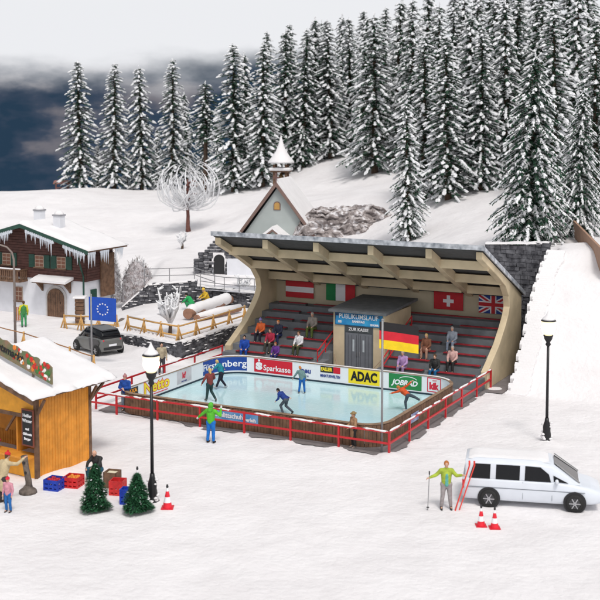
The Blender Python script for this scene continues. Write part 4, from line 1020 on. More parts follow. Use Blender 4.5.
def body_loft(stations, m_, name, parent, bevel=.02):
    # stations: (x, [ (halfwidth, z) ... ]) bottom to top ; closed symmetric section
    mb = MB(); k = len(stations[0][1]); sec = 2 * k
    for x, pr in stations:
        for hw_, z in pr: mb.v.append((x, -hw_, z))
        for hw_, z in reversed(pr): mb.v.append((x, hw_, z))
    for i in range(len(stations) - 1):
        for j in range(sec): a = i * sec + j; b = i * sec + (j + 1) % sec; mb.f.append((a, b, b + sec, a + sec)); mb.m.append(0)
    mb.f.append(tuple(reversed(range(sec)))); mb.m.append(0); o = (len(stations) - 1) * sec; mb.f.append(tuple(range(o, o + sec))); mb.m.append(0)
    ob = mb.build(name, m_, parent, smooth=True)
    b = ob.modifiers.new('b', 'BEVEL'); b.width = bevel; b.segments = 2; b.limit_method = 'ANGLE'; b.angle_limit = R(28)
    return ob
def cut(ob, boxes):
    bm_ = bmesh.new()
    return
# small city car. local: +x = forward, z up
p1 = ground_pt(75.5, 349); p2 = ground_pt(100.5, 356.5)
hd = (p1 - p2); ang = math.atan2(hd.y, hd.x)
car_c = (p1 + p2) / 2; 
off = Vector((-math.sin(ang), math.cos(ang), 0)); 
if off.y < 0: off = -off
car = thing('parked_car', car_c + off * .72, ang, 'small silver hatchback with black glass and roof parked by the flagpole', 'car')
SILV = mat('car_silver', (.17, .173, .165), .35, metal=.35, var=.05, coat=.3)
wb = 1.15
def st_(x, w0, w1, zb, zs, zt, wt): return (x, [(w0 - .06, zb), (w0, zb + .12), (w1, (zb + zs) / 2), (w1 - .01, zs), (wt, zt)])
body_loft([st_(-1.62, .66, .68, .36, .62, .86, .62), st_(-1.55, .76, .78, .26, .75, .98, .70), st_(-1.15, .80, .82, .22, .80, 1.03, .74), st_(-.3, .80, .83, .20, .78, .98, .75),
           st_(.5, .80, .83, .20, .76, .94, .74), st_(1.0, .80, .82, .22, .72, .88, .70), st_(1.4, .76, .78, .26, .62, .74, .62), st_(1.66, .62, .64, .34, .5, .58, .52)], SILV, 'body', car, .03)
body_loft([(-1.52, [(.66, .96), (.60, 1.2), (.5, 1.26)]), (-1.3, [(.71, .97), (.62, 1.4), (.5, 1.45)]), (-.3, [(.73, .97), (.62, 1.50), (.5, 1.54)]), (.25, [(.73, .94), (.60, 1.46), (.48, 1.50)]), (1.02, [(.69, .86), (.66, .92), (.55, .94)])], GLASSD, 'windows', car, .03)
m = MB(); m.prism([(-1.42, 1.44), (-1.3, 1.50), (-.3, 1.585), (.3, 1.54), (.3, 1.50), (-.3, 1.53), (-1.3, 1.455)], -.56, .56, 'y'); m.build('roof', mat('car_black', (.025, .025, .028), .3, coat=.4), car, bevel=.015)
for s_ in (-1, 1):
    m = MB(); m.bar((.98, s_ * .68, .90), (.27, s_ * .59, 1.49), .06, .05); m.bar((-.42, s_ * .73, .97), (-.36, s_ * .60, 1.52), .08, .06); m.build('pillar', SILV, car)
    m = MB(); m.prism([(-1.2, .32), (-.42, .28), (-.30, .96), (-1.3, .98), (-1.5, .8)], s_ * .833 - .012, s_ * .833 + .008, 'y'); 
    if True: m.build('dark_panel', MATS['car_black'], car, bevel=.01)
    m = MB(); m.blob((.62, s_ * .88, .98), .10, 1.2, .7, .75, n=8); m.build('mirror', MATS['car_black'], car, smooth=True)
    m = MB(); m.blob((-1.57, s_ * .58, .85), .10, .5, .8, 1.2, n=8); m.build('tail_light', RED, car, smooth=True)
    m = MB(); m.blob((1.48, s_ * .55, .62), .13, .8, 1, .7, n=8); m.build('headlight', mat('lens', (.5, .5, .52), .15), car, smooth=True)
    for xx in (-wb, wb):
        m = MB(); M = Matrix.Translation((xx, s_ * .812, .30)) @ Matrix.Rotation(math.pi / 2, 4, 'X'); m.lathe([(.36, -.03), (.36, .03)], 24); m.v = [tuple(M @ Vector(v)) for v in m.v]; m.build('wheel_arch', BLKP, car)
        wheel(car, xx, s_ * .80, .295, .20, s_)
m = MB(); m.box(-1.68, -1.55, -.6, .6, .36, .5); m.build('bumper', BLKP, car, bevel=.02)
m = MB(); m.box(-1.66, -1.645, -.26, .26, .56, .68); m.build('number_plate', WHITE, car)
# white minibus, heading +x
vn = thing('minibus', (6.01, 41.52, 0), R(-11), 'white minibus with a row of dark side windows in the foreground', 'minibus')
vn.scale = (1.0, 1, .88)
VW = mat('van_white', (.68, .72, .78), .35, var=.03, coat=.3)
L0, L1 = 0.0, 5.0
def vs(x, w_, zb, zbelt, wr=None): return (x, [(w_ - .08, zb), (w_, zb + .15), (w_ + .01, .75), (w_, zbelt), (w_ - .03, zbelt + .04)])
vst = [(0.0, [(.78, .34), (.82, .5), (.83, .8), (.82, 1.05), (.78, 1.12)]), (.12, [(.86, .28), (.91, .42), (.92, .8), (.91, 1.10), (.87, 1.16)]), (1.5, [(.86, .26), (.92, .42), (.94, .8), (.92, 1.10), (.88, 1.16)]), (3.3, [(.86, .26), (.92, .42), (.94, .8), (.92, 1.08), (.88, 1.14)]),
       (3.9, [(.86, .28), (.91, .42), (.93, .8), (.90, 1.02), (.84, 1.08)]), (4.5, [(.84, .3), (.88, .42), (.89, .75), (.84, .90), (.74, .96)]), (4.85, [(.74, .34), (.78, .45), (.78, .65), (.72, .78), (.6, .82)])]
body_loft(vst, VW, 'body', vn, .04)
# upper body: white shell with glass panels set proud of it
body_loft([(.10, [(.87, 1.14), (.80, 1.72), (.62, 1.86)]), (.5, [(.885, 1.15), (.81, 1.78), (.64, 1.93)]), (2.6, [(.885, 1.15), (.81, 1.78), (.64, 1.93)]), (3.15, [(.88, 1.13), (.79, 1.72), (.6, 1.86)]), (4.15, [(.80, 1.04), (.78, 1.08), (.7, 1.10)])], VW, 'upper_body', vn, .04)
def side_glass(pts, s_):
    # pts (x, z) mapped on the slanting side
    m = MB(); 
    def yy(x, z):
        wb_ = .885 if x < 3.0 else .885 - (x - 3.0) * .07; return (wb_ - (z - 1.15) / .63 * .075) * s_
    n_ = len(pts); m.v = [(x, yy(x, z) + s_ * .012, z) for x, z in pts] + [(x, yy(x, z) - s_ * .03, z) for x, z in pts]
    m.f = [tuple(range(n_)), tuple(reversed(range(n_, 2 * n_)))] + [(i, i + n_, (i + 1) % n_ + n_, (i + 1) % n_) for i in range(n_)]; m.m = [0] * len(m.f)
    return m.build('side_window', GLASSD, vn)
for s_ in (-1, 1):
    side_glass([(.24, 1.16), (.98, 1.16), (1.0, 1.74), (.40, 1.74)], s_)
    side_glass([(1.18, 1.16), (2.02, 1.16), (2.04, 1.74), (1.20, 1.74)], s_)
    side_glass([(2.2, 1.16), (3.12, 1.15), (3.05, 1.45), (2.75, 1.72), (2.22, 1.74)], s_)
    side_glass([(3.22, 1.17), (3.72, 1.13), (3.20, 1.42)], s_)
    m = MB(); m.bar((2.14, s_ * .935, .4), (2.14, s_ * .915, 1.12), .012, .012); m.bar((3.16, s_ * .935, .4), (3.16, s_ * .905, 1.1), .012, .012); m.bar((.2, s_ * .945, .82), (4.3, s_ * .935, .8), .012, .03); m.build('door_seam', mat('seam', (.2, .22, .25), .6), vn)
    m = MB(); m.blob((3.32, s_ * 1.02, 1.22), .12, .6, .9, .95, n=8); m.build('mirror', VW, vn, smooth=True)
    m = MB(); m.blob((4.68, s_ * .66, .66), .14, .8, 1, .75, n=8); m.build('headlight', MATS['lens'], vn, smooth=True)
    m = MB(); m.box(.0, .12, s_ * .84 - .04, s_ * .84 + .04, .72, 1.05); m.build('tail_light', RED, vn)
    for xx in (.95, 3.95):
        m = MB(); M = Matrix.Translation((xx, s_ * .925, .33)) @ Matrix.Rotation(math.pi / 2, 4, 'X'); m.lathe([(.40, -.03), (.40, .03)], 24); m.v = [tuple(M @ Vector(v)) for v in m.v]; m.build('wheel_arch', BLKP, vn)
        wheel(vn, xx, s_ * .90, .32, .22, s_)
m = MB(); m.v = [(3.24, -.56, 1.83), (3.24, .56, 1.83), (4.10, .70, 1.14), (4.10, -.70, 1.14)]; m.v += [(a, b, c - .05) for a, b, c in m.v]
m.f = [(0, 1, 2, 3), (7, 6, 5, 4), (0, 4, 5, 1), (1, 5, 6, 2), (2, 6, 7, 3), (3, 7, 4, 0)]; m.m = [0] * 6; wsn = m.build('windscreen', GLASSD, vn)
m = MB(); m.bar((3.26, -.60, 1.86), (4.12, -.74, 1.15), .05, .04); m.build('screen_frame', mat('frame_grey', (.3, .3, .3), .5), wsn); m = MB(); m.bar((3.26, .60, 1.86), (4.12, .74, 1.15), .05, .04); m.build('screen_frame', mat('frame_grey', (.3, .3, .3), .5), wsn)
m = MB(); nx, ny = 14, 8; g = random.Random(2)
for i in range(nx + 1):
    for j in range(ny + 1):
        x = .2 + 2.9 * i / nx; y = -.66 + 1.32 * j / ny; e = (i in (0, nx)) or (j in (0, ny)); m.v.append((x, y, (1.88 if e else 1.985) + g.uniform(-.01, .01) - (.05 if i in (nx,) else 0)))
for i in range(nx):
    for j in range(ny): a = i * (ny + 1) + j; m.f.append((a, a + 1, a + ny + 2, a + ny + 1)); m.m.append(0)
m.build('snow_cover', SNOW, vn, smooth=True)
for c_ in vn.children:
    if c_.name.startswith('wheel'): c_.scale = (1, 1, 1 / .88)

# ------------------------------------------------------------------ people
def capsule(mb, a, b, ra, rb, n=10, sq=1.0):
    a = Vector(a); b = Vector(b); d = b - a; L = d.length
    if L < 1e-4: d = Vector((0, 0, 1)); L = 1e-3
    q = d.to_track_quat('Z', 'Y'); o = len(mb.v); rings = []
    for k in range(0, 4): t = math.pi / 2 * (k / 3); rings.append((-ra * math.cos(t), ra * math.sin(t)))
    for k in range(0, 4): t = math.pi / 2 * (k / 3); rings.append((L + rb * math.sin(t), rb * math.cos(t)))
    for z, r_ in rings:
        r_ = max(r_, .001)
        for k in range(n):
            t = 2 * math.pi * k / n; mb.v.append(tuple(a + q @ Vector((r_ * math.cos(t) * sq, r_ * math.sin(t), z))))
    for i in range(len(rings) - 1):
        for k in range(n): p = o + i * n + k; p2 = o + i * n + (k + 1) % n; mb.f.append((p, p2, p2 + n, p + n)); mb.m.append(0)
    mb.f.append(tuple(o + k for k in reversed(range(n)))); mb.m.append(0); e = o + (len(rings) - 1) * n; mb.f.append(tuple(e + k for k in range(n))); mb.m.append(0)
def ell(mb, c, rx, ry, rz_, n=14, rot=None): mb.blob(c, 1, rx, ry, rz_, n=n, rot=rot)
def remesh(mb, name, m_, parent, vox, ratio=.35):
    o = mb.build(name, m_, parent, fix=True)
    md = o.modifiers.new('r', 'REMESH'); md.mode = 'VOXEL'; md.voxel_size = vox; md.use_smooth_shade = True
    s = o.modifiers.new('s', 'SMOOTH'); s.iterations = 2; s.factor = .5
    d = o.modifiers.new('d', 'DECIMATE'); d.ratio = ratio
    dg = bpy.context.evaluated_depsgraph_get(); me = bpy.data.meshes.new_from_object(o.evaluated_get(dg))
    o.modifiers.clear(); old = o.data; o.data = me; bpy.data.meshes.remove(old)
    me.polygons.foreach_set('use_smooth', [True] * len(me.polygons))
    return o
HAIRC = {'blond': (.60, .42, .16), 'brown': (.09, .045, .02), 'black': (.012, .010, .010), 'grey': (.35, .33, .31), 'orange': (.50, .17, .04), 'red': (.28, .06, .02)}
def person(loc, rz_, label, jacket=(.1, .1, .3), trousers=(.05, .05, .06), shoes=(.02, .02, .02), hair='brown', hat=None, gloves=None, J=None, group=None, scale=1.0, long=0, skirt=None, longhair=False, sit=False, skates=False, vest=None, shirt=None):
    t = thing('person', loc, rz_, label, 'person', group); t.scale = (scale,) * 3
    j = dict(pelvis=(0, 0, .93), chest=(0, .0, 1.28), neck=(0, .0, 1.47), head=(0, .02, 1.63),
             ls=(-.19, 0, 1.40), le=(-.26, -.02, 1.13), lh=(-.26, .08, .88), rs=(.19, 0, 1.40), re=(.26, -.02, 1.13), rh=(.26, .08, .88),
             lk=(-.11, .03, .50), la=(-.12, -.02, .08), rk=(.11, .03, .50), ra=(.12, -.02, .08), lt=None, rt=None)
    if sit:
        j.update(pelvis=(0, -.42, .56), chest=(0, -.40, .92), neck=(0, -.38, 1.10), head=(0, -.34, 1.26), ls=(-.19, -.40, 1.03), le=(-.25, -.30, .77), lh=(-.15, -.05, .66), rs=(.19, -.40, 1.03), re=(.25, -.30, .77), rh=(.15, -.05, .66),
                 lk=(-.14, .0, .56), la=(-.15, .03, .09), rk=(.14, .0, .56), ra=(.15, .03, .09))
    if J: j.update(J)
    V = {k: (Vector(v) if v is not None else None) for k, v in j.items()}
    pel, ch_, nk, hd_ = V['pelvis'], V['chest'], V['neck'], V['head']
    up_ = (hd_ - nk).normalized()
    side = (V['rs'] - V['ls']).normalized(); hips = {}
    sp = (ch_ - pel).normalized()
    lh_ = pel - side * .095 - sp * .03; rh_ = pel + side * .095 - sp * .03
    fwd = side.cross(up_) * -1.0
    fwd = up_.cross(side)
    bd = MB()
    def toe(k, a, kn):
        if V[k] is not None: return V[k]
        sh = (a - kn).normalized(); f = Vector((0, 1, 0)); f = (f - sh * f.dot(sh)).normalized(); return a + f * .17 + sh * .035
    lt, rt = toe('lt', V['la'], V['lk']), toe('rt', V['ra'], V['rk'])
    capsule(bd, pel, ch_, .125, .145, sq=1.15); capsule(bd, ch_, nk - up_ * .06, .145, .09, sq=1.1); capsule(bd, V['ls'], V['rs'], .075, .075)
    capsule(bd, lh_, rh_, .10, .10); capsule(bd, nk - up_ * .05, nk + up_ * .08, .055, .052)
    for s_, e_, h_ in (('ls', 'le', 'lh'), ('rs', 're', 'rh')):
        capsule(bd, V[s_], V[e_], .058, .043); capsule(bd, V[e_], V[h_], .043, .029)
        d = (V[h_] - V[e_]).normalized(); sd_ = d.cross(Vector((0, 0, 1))); sd_ = sd_.normalized() if sd_.length > .2 else Vector((1, 0, 0)); nn = d.cross(sd_)
        pm = V[h_] + d * .05; capsule(bd, V[h_], pm, .030, .036)
        for q, ln in zip((-1.5, -.5, .5, 1.5), (.055, .07, .065, .045)):
            a = pm + sd_ * q * .020 + d * .02; b_ = a + d * ln * .6 + nn * .008; capsule(bd, a, b_, .0115, .0105, 6); capsule(bd, b_, b_ + d * ln * .35 + nn * .03, .0105, .009, 6)
        sg = 1 if s_ == 'ls' else -1
        a = V[h_] + d * .02 + sd_ * .028 * sg; capsule(bd, a, a + (sd_ * sg * .03 + d * .035), .013, .011, 6)
    for h_, k_, a_, t_ in ((lh_, 'lk', 'la', lt), (rh_, 'rk', 'ra', rt)):
        capsule(bd, h_, V[k_], .095, .062); capsule(bd, V[k_], V[a_], .060, .042); capsule(bd, V[a_], t_, .042, .035)
    ell(bd, hd_, .078, .095, .115, rot=Matrix((side, fwd, up_)).transposed()); RM = Matrix((side, fwd, up_)).transposed()
    def hp(x, y, z): return hd_ + RM @ Vector((x, y, z))
    capsule(bd, hp(0, .05, -.07), hp(0, .055, -.065), .05, .045); capsule(bd, hp(0, .088, .01), hp(0, .108, -.028), .012, .017, 6)
    for s_ in (-1, 1): capsule(bd, hp(s_ * .080, -.01, .015), hp(s_ * .082, -.01, -.02), .016, .012, 6)
    body = remesh(bd, 'body', SKIN, t, .0155, .3)
    for s_ in (-1, 1): m = MB(); m.blob(hp(s_ * .032, .084, .012), .0135, n=6); m.build('eye', LB, t)
    m = MB(); capsule(m, hp(-.022, .090, -.052), hp(.022, .090, -.052), .008, .008, 6); m.build('mouth', mat('lip', (.35, .08, .07), .6), t)
    jm = cmat(jacket, .8); tm = cmat(trousers, .85)
    jk = MB(); capsule(jk, pel + sp * .02, ch_, .155, .175, sq=1.12); capsule(jk, ch_, nk - up_ * .05, .17, .095, sq=1.1); capsule(jk, V['ls'], V['rs'], .095, .095)
    for s_, e_, h_ in (('ls', 'le', 'lh'), ('rs', 're', 'rh')): capsule(jk, V[s_], V[e_], .078, .066); capsule(jk, V[e_], V[e_].lerp(V[h_], .9), .066, .05)
    if long:
        dn = ((V['lk'] + V['rk']) / 2 - pel); capsule(jk, pel, pel + dn * long, .165, .155, sq=1.2)
    capsule(jk, nk - up_ * .02, nk + up_ * .02, .082, .078)
    remesh(jk, 'jacket', jm, t, .021, .4)
    if shirt:
        m = MB(); capsule(m, pel + fwd * .085, ch_ + fwd * .09, .085, .095); remesh(m, 'shirt', cmat(shirt, .8), t, .022, .4)
    if vest:
        m = MB(); capsule(m, pel + sp * .0, ch_, .17, .19, sq=1.1); capsule(m, ch_, nk - up_ * .05, .185, .10, sq=1.05); remesh(m, 'vest', cmat(vest, .8), t, .022, .4)
    tr = MB(); capsule(tr, lh_, rh_, .13, .13); capsule(tr, pel - sp * .03, pel + sp * .05, .135, .13, sq=1.1)
    for h_, k_, a_ in ((lh_, 'lk', 'la'), (rh_, 'rk', 'ra')): capsule(tr, h_, V[k_], .112, .082); capsule(tr, V[k_], V[k_].lerp(V[a_], .9), .080, .066)
    remesh(tr, 'trousers', tm, t, .021, .4)
    if skirt:
        m = MB(); kn = (V['lk'] + V['rk']) / 2; capsule(m, pel, pel.lerp(kn, .75), .16, .20, sq=1.15); remesh(m, 'skirt', cmat(skirt), t, .024, .4)
    for a_, t_, k_ in ((V['la'], lt, V['lk']), (V['ra'], rt, V['rk'])):
        m = MB(); dn = (a_ - k_).normalized(); capsule(m, a_ - dn * .06, a_ + dn * .015, .058, .056); capsule(m, a_ + dn * .02, t_ + dn * .005, .052, .043); sh = remesh(m, 'shoe', cmat(shoes), t, .02, .5)
        if skates: m = MB(); f_ = (t_ - a_).normalized(); m.bar(a_ + dn * .085 - f_ * .08, t_ + dn * .07 + f_ * .05, .012, .02); m.bar(a_ + dn * .08, a_ + dn * .04, .02, .02); m.build('blade', GALV, sh)
    if gloves:
        m = MB()
        for e_, h_ in (('le', 'lh'), ('re', 'rh')): d = (V[h_] - V[e_]).normalized(); capsule(m, V[h_] - d * .01, V[h_] + d * .09, .042, .046)
        remesh(m, 'gloves', cmat(gloves), t, .02, .5)
    hm = MB(); ell(hm, hp(0, -.018, .030), .092, .100, .108, rot=RM)
    if longhair: capsule(hm, hp(0, -.05, .0), hp(0, -.075, -.14), .085, .06)
    else: capsule(hm, hp(0, -.045, .0), hp(0, -.05, -.05), .072, .055)
    # keep hair off the face
    hm.v = [tuple(v) if (RM.transposed() @ (Vector(v) - hd_)).y < .055 or (RM.transposed() @ (Vector(v) - hd_)).z > .07 else tuple(hd_ + RM @ Vector(((RM.transposed() @ (Vector(v) - hd_)).x, .055, (RM.transposed() @ (Vector(v) - hd_)).z))) for v in hm.v]
    if hair != 'none': hm.build('hair', cmat(HAIRC[hair], .8), t, smooth=True)
    if hat:
        m = MB(); ell(m, hp(0, -.012, .062), .103, .112, .088, rot=RM); b_ = MB(); m.v = [tuple(v) for v in m.v]
        kind, col = hat
        if kind == 'brim': 
            for i in range(2): pass
            n_ = 16; o = len(m.v)
            for zz, rr_ in ((.045, .10), (.045, .165), (.055, .165), (.055, .10)):
                for k in range(n_): a = 2 * math.pi * k / n_; m.v.append(tuple(hp(rr_ * math.cos(a), rr_ * math.sin(a) - .01, zz)))
            for i in range(3):
                for k in range(n_): a = o + i * n_ + k; b2 = o + i * n_ + (k + 1) % n_; m.f.append((a, b2, b2 + n_, a + n_)); m.m.append(0)
        if kind == 'pom': m.blob(hp(0, -.03, .17), .035, n=8)
        if kind == 'hood': ell(m, hp(0, -.035, -.01), .122, .120, .145, rot=RM); capsule(m, hp(0, -.04, -.1), hp(0, -.05, -.2), .11, .13)
        m.build('hat', cmat(col), t, smooth=True)
    return t
def hang(x): return x
# standing figures
person(ground_pt(211, 443), R(-20), 'person in bright green hooded jacket and blue trousers waving at the rink fence', (.10, .48, .03), (.01, .16, .55), (.01, .01, .012), 'brown', ('hood', (.08, .42, .03)), gloves=(.7, .7, .7),
       J=dict(rh=(.40, .18, 1.50), re=(.42, .05, 1.22), le=(-.42, .02, 1.22), lh=(-.62, .08, 1.05), lk=(-.13, .02, .5), la=(-.16, 0, .08), rk=(.10, .03, .5), ra=(.12, 0, .08)), skates=False)
p_ = ground_pt(125.5, 411)
person(p_, R(165), 'person in royal blue jacket leaning with folded arms at the left rink fence', (.01, .06, .30), (.16, .20, .26), (.02, .02, .02), 'red', ('pom', (.45, .20, .20)), J=dict(le=(-.27, .08, 1.14), lh=(-.02, .24, 1.15), re=(.27, .08, 1.14), rh=(.03, .25, 1.10)))
def icep(px, py): v = ground_pt(px, py, .05); v.z = .085; return v
gs = 'skaters on the ice'
person(icep(210, 401.5), R(30), 'blond skater in maroon top and dark trousers striding on the ice', (.22, .045, .04), (.02, .05, .05), (.12, .11, .10), 'blond', longhair=True, group=gs, skates=True, scale=.92,
       J=dict(lk=(-.12, .05, .50), la=(-.18, .05, .09), rk=(.12, .12, .52), ra=(.24, -.22, .10), le=(-.34, .0, 1.16), lh=(-.42, .1, .95), re=(.32, .1, 1.18), rh=(.36, .30, 1.08), head=(0, .03, 1.64)))
person(icep(221.5, 389), R(75), 'blond skater in teal top with both arms spread wide', (.01, .22, .28), (.015, .015, .03), (.4, .42, .45), 'blond', group=gs, scale=.88, skates=True,
       J=dict(chest=(.05, .14, 1.24), neck=(.07, .22, 1.40), head=(.08, .30, 1.53), ls=(-.13, .20, 1.36), rs=(.24, .16, 1.34), le=(-.36, .24, 1.30), lh=(-.62, .30, 1.24), re=(.45, .12, 1.20), rh=(.66, .06, 1.02), lk=(-.12, .10, .52), la=(-.2, .25, .1), rk=(.10, .05, .50), ra=(.22, -.2, .1)))
person(icep(285, 414.5), R(60), 'dark haired skater in navy blue top bending forward', (.012, .04, .22), (.07, .08, .10), (.02, .02, .02), 'black', group=gs, scale=.82, skates=True,
       J=dict(pelvis=(0, -.05, .84), chest=(0, .22, 1.08), neck=(0, .36, 1.20), head=(0, .46, 1.30), ls=(-.19, .30, 1.15), rs=(.19, .30, 1.15), le=(-.26, .28, .9), lh=(-.24, .45, .75), re=(.28, .12, .95), rh=(.30, -.12, .88), lk=(-.12, .22, .48), la=(-.15, .05, .09), rk=(.12, .02, .44), ra=(.18, -.38, .14)))
person(icep(302, 394), R(-5), 'ginger haired skater in grey green shirt and bright blue jeans', (.14, .24, .24), (.01, .12, .42), (.02, .02, .02), 'orange', group=gs, scale=.80, skates=True,
       J=dict(chest=(-.06, .06, 1.26), neck=(-.10, .12, 1.43), head=(-.13, .18, 1.57), ls=(-.27, .1, 1.36), rs=(.09, .1, 1.34), le=(-.42, .1, 1.14), lh=(-.56, .16, .94), re=(.20, .04, 1.1), rh=(.22, .1, .88), lk=(-.14, .04, .5), la=(-.19, 0, .1), rk=(.13, .04, .5), ra=(.17, 0, .1)))
person(icep(406.5, 411.5), R(75), 'skater in bright orange red top balancing on one leg with arms spread', (.62, .09, .02), (.06, .08, .10), (.55, .55, .56), 'orange', group=gs, scale=.85, skates=True,
       J=dict(pelvis=(0, -.05, .92), chest=(0, .20, 1.10), neck=(0, .36, 1.20), head=(.02, .47, 1.27), ls=(-.19, .28, 1.17), rs=(.19, .26, 1.20), le=(-.20, .52, 1.08), lh=(-.24, .82, 1.0), re=(.24, .0, 1.38), rh=(.28, -.22, 1.60), lk=(-.08, .05, .50), la=(-.08, 0, .1), rk=(.12, -.42, .78), ra=(.14, -.72, .62), rt=(.14, -.80, .50)))
person(W(-1.75, .30), R(115), 'person in long tan coat and brimmed hat standing outside the rink barrier', (.34, .20, .11), (.015, .015, .02), (.25, .22, .2), 'brown', ('brim', (.30, .21, .09)), long=.75, scale=.88, J=dict(re=(.26, .05, 1.12), rh=(.12, .28, 1.08), le=(-.26, .05, 1.12), lh=(-.08, .30, 1.02)))
sk = ground_pt(446, 509)
person(sk, R(180), 'skier in lime green open jacket with arms out beside the white minibus', (.36, .46, .05), (.33, .30, .30), (.03, .03, .03), 'orange', shirt=(.12, .42, .36), J=dict(le=(-.36, .02, 1.22), lh=(-.55, .16, 1.28), re=(.38, .02, 1.24), rh=(.62, .12, 1.18), lk=(-.13, .03, .5), la=(-.17, 0, .08), rk=(.13, .03, .5), ra=(.17, 0, .08)))
sp_ = thing('skis', sk + Vector((.58, -.12, 0)), 0, 'pair of crossed bright red skis held upright by the lime green skier', 'skis')
for a, b in (((-.28, -.06, .0), (.22, 0, 1.62)), ((-.12, .02, .0), (.40, .03, 1.60))):
    a = Vector(a); b = Vector(b); d = (b - a).normalized(); m = MB(); m.bar(a, b, .07, .03); m.bar(b - d * .005, b + d * .16 + Vector((-.05, 0, .02)), .06, .025); m.build('ski', mat('ski_red', (.80, .06, .04), .4), sp_)
pl = thing('ski_pole', sk + Vector((-.62, -.14, 0)), 0, 'grey ski pole held in the outstretched left arm of the skier', 'ski pole')
m = MB(); m.tube([(-.05, 0, 0), (-.0, 0, 1.3)], .016, 6); m.build('shaft', GALV, pl); m = MB(); m.lathe([(.05, .1), (.05, .12)], 10, c=(-.045, 0)); m.build('basket', BLACK, pl); m = MB(); m.tube([(0, 0, 1.3), (.0, 0, 1.42)], .025, 6); m.build('grip', BLACK, pl)
person(ground_pt(93.5, 481), R(150), 'bald person in black jumper sitting low between stall and little fir', (.012, .012, .016), (.02, .09, .14), (.05, .05, .05), 'none', sit=True, J=dict(pelvis=(0, -.3, .42), chest=(0, -.2, .75), neck=(0, -.12, .92), head=(0, -.08, 1.07), ls=(-.19, -.2, .86), rs=(.19, -.2, .86), le=(-.28, -.02, .68), lh=(-.14, .2, .6), re=(.28, -.02, .68), rh=(.16, .2, .55), lk=(-.14, .18, .5), la=(-.14, .1, .08), rk=(.14, .2, .5), ra=(.15, .12, .08)))
c_ = thing('stool', ground_pt(93.5, 481) + Vector((-.1, .3, 0)), 0, 'low brown stool under the seated person in black', 'stool'); m = MB(); m.box(-.18, .18, -.15, .15, .26, .30); m.build('seat', WOODB, c_)
for x in (-.14, .14):
    for y in (-.11, .11): m = MB(); m.box(x - .02, x + .02, y - .02, y + .02, 0, .26); m.build('leg', WOODB, c_)
person(ground_pt(3, 503), R(-28), 'person in cream coat and red cap leaning on the stall counter', (.56, .45, .27), (.05, .04, .04), (.05, .03, .02), 'brown', ('pom', (.62, .02, .03)), long=.9, scale=1.03,
       J=dict(chest=(.04, .10, 1.30), neck=(.06, .15, 1.50), head=(.07, .20, 1.66), ls=(-.15, .16, 1.42), rs=(.24, .10, 1.42), re=(.42, .30, 1.38), rh=(.55, .52, 1.56)))
person(ground_pt(8.5, 512), R(160), 'child in pink jacket and red hat at the lower left edge', (.62, .28, .34), (.02, .14, .42), (.03, .03, .03), 'blond', ('pom', (.72, .02, .05)), scale=.72)
person(ground_pt(24, 327), R(15), 'person in yellow sleeves and green vest standing before the chalet', (.62, .58, .03), (.05, .26, .10), (.03, .05, .03), 'brown', gloves=(.7, .65, .04), vest=(.05, .22, .06), J=dict(le=(-.28, -.02, 1.13), lh=(-.28, .1, .9)))
t = thing('sledge', ground_pt(17.5, 322), R(20), 'small orange brown wooden sledge held beside the green and yellow person', 'sledge')
m = MB(); 
for q in range(4): m.box(-.2 + q * .11, -.2 + q * .11 + .08, -.04, 0, .1, 1.05)
m.build('slats', mat('sledge_brown', (.38, .15, .07), .7, var=.2), t)
for x in (-.24, .26): m = MB(); m.tube([(x, -.1, .05), (x, -.1, 1.0), (x, -.02, 1.15)], .025, 6); m.build('runner', WOODB, t)
person(W(-16.9, 8.2), R(200), 'black haired person in beige coat partly behind the lamp by the left fence', (.42, .36, .25), (.05, .05, .06), (.02, .02, .02), 'black')
def plp(px, py, Y): q = at(px, Y, z=0); return Vector((q.x, q.y, tz(q.x, q.y)))
cr = dict(pelvis=(0, -.15, .42), chest=(0, .08, .72), neck=(0, .2, .86), head=(0, .28, .98), ls=(-.19, .14, .8), rs=(.19, .14, .8), le=(-.26, .32, .64), lh=(-.15, .5, .5), re=(.26, .32, .64), rh=(.15, .5, .5), lk=(-.15, .25, .48), la=(-.15, .05, .08), rk=(.15, .22, .46), ra=(.16, 0, .08))
person(plp(189, 310, 77.0), R(70), 'crouching person in bright green jacket behind the snowy log', (.02, .36, .10), (.03, .25, .1), (.02, .02, .02), 'black', J=cr, scale=1.05)
person(plp(205, 310, 77.5), R(120), 'crouching person in yellow jacket and hat above the snowy log', (.66, .42, .03), (.5, .35, .05), (.05, .03, .02), 'blond', ('pom', (.75, .5, .06)), J=dict(cr, pelvis=(0, -.12, .6), chest=(0, .04, .95), neck=(0, .12, 1.1), head=(0, .18, 1.24), ls=(-.19, .06, 1.02), rs=(.19, .06, 1.02), le=(-.26, .22, .84), re=(.26, .22, .84), lh=(-.15, .42, .75), rh=(.15, .42, .75)), scale=1.05)
# spectators: (tier, u, ...)
def seated(k, u, label, jacket, trousers, hair, rz_=0, **kw):
    z = TZ[k] + .15
    q = W(u, TV[k] - .22, z - .48)
    return person(q, RZ + math.pi + R(rz_), label, jacket, trousers, (.02, .02, .02), hair, sit=True, group='spectators sitting in the stand', **kw)
seated(0, -14.05, 'seated spectator in royal blue outfit at the front left corner', (.01, .06, .35), (.01, .06, .32), 'black', 20)
seated(1, -13.0, 'seated spectator in crimson jacket, front left of the stand', (.36, .02, .05), (.06, .06, .05), 'brown')
seated(0, -12.15, 'small seated spectator in purple top on the lowest tier', (.12, .03, .24), (.04, .04, .18), 'red', scale=.85)
seated(1, -11.2, 'seated spectator in white jumper and olive trousers', (.70, .70, .72), (.06, .07, .03), 'brown', -5)
seated(2, -14.1, 'seated spectator in orange top and lilac cap, upper left', (.62, .12, .03), (.02, .02, .03), 'brown', hat=('pom', (.22, .18, .42)))
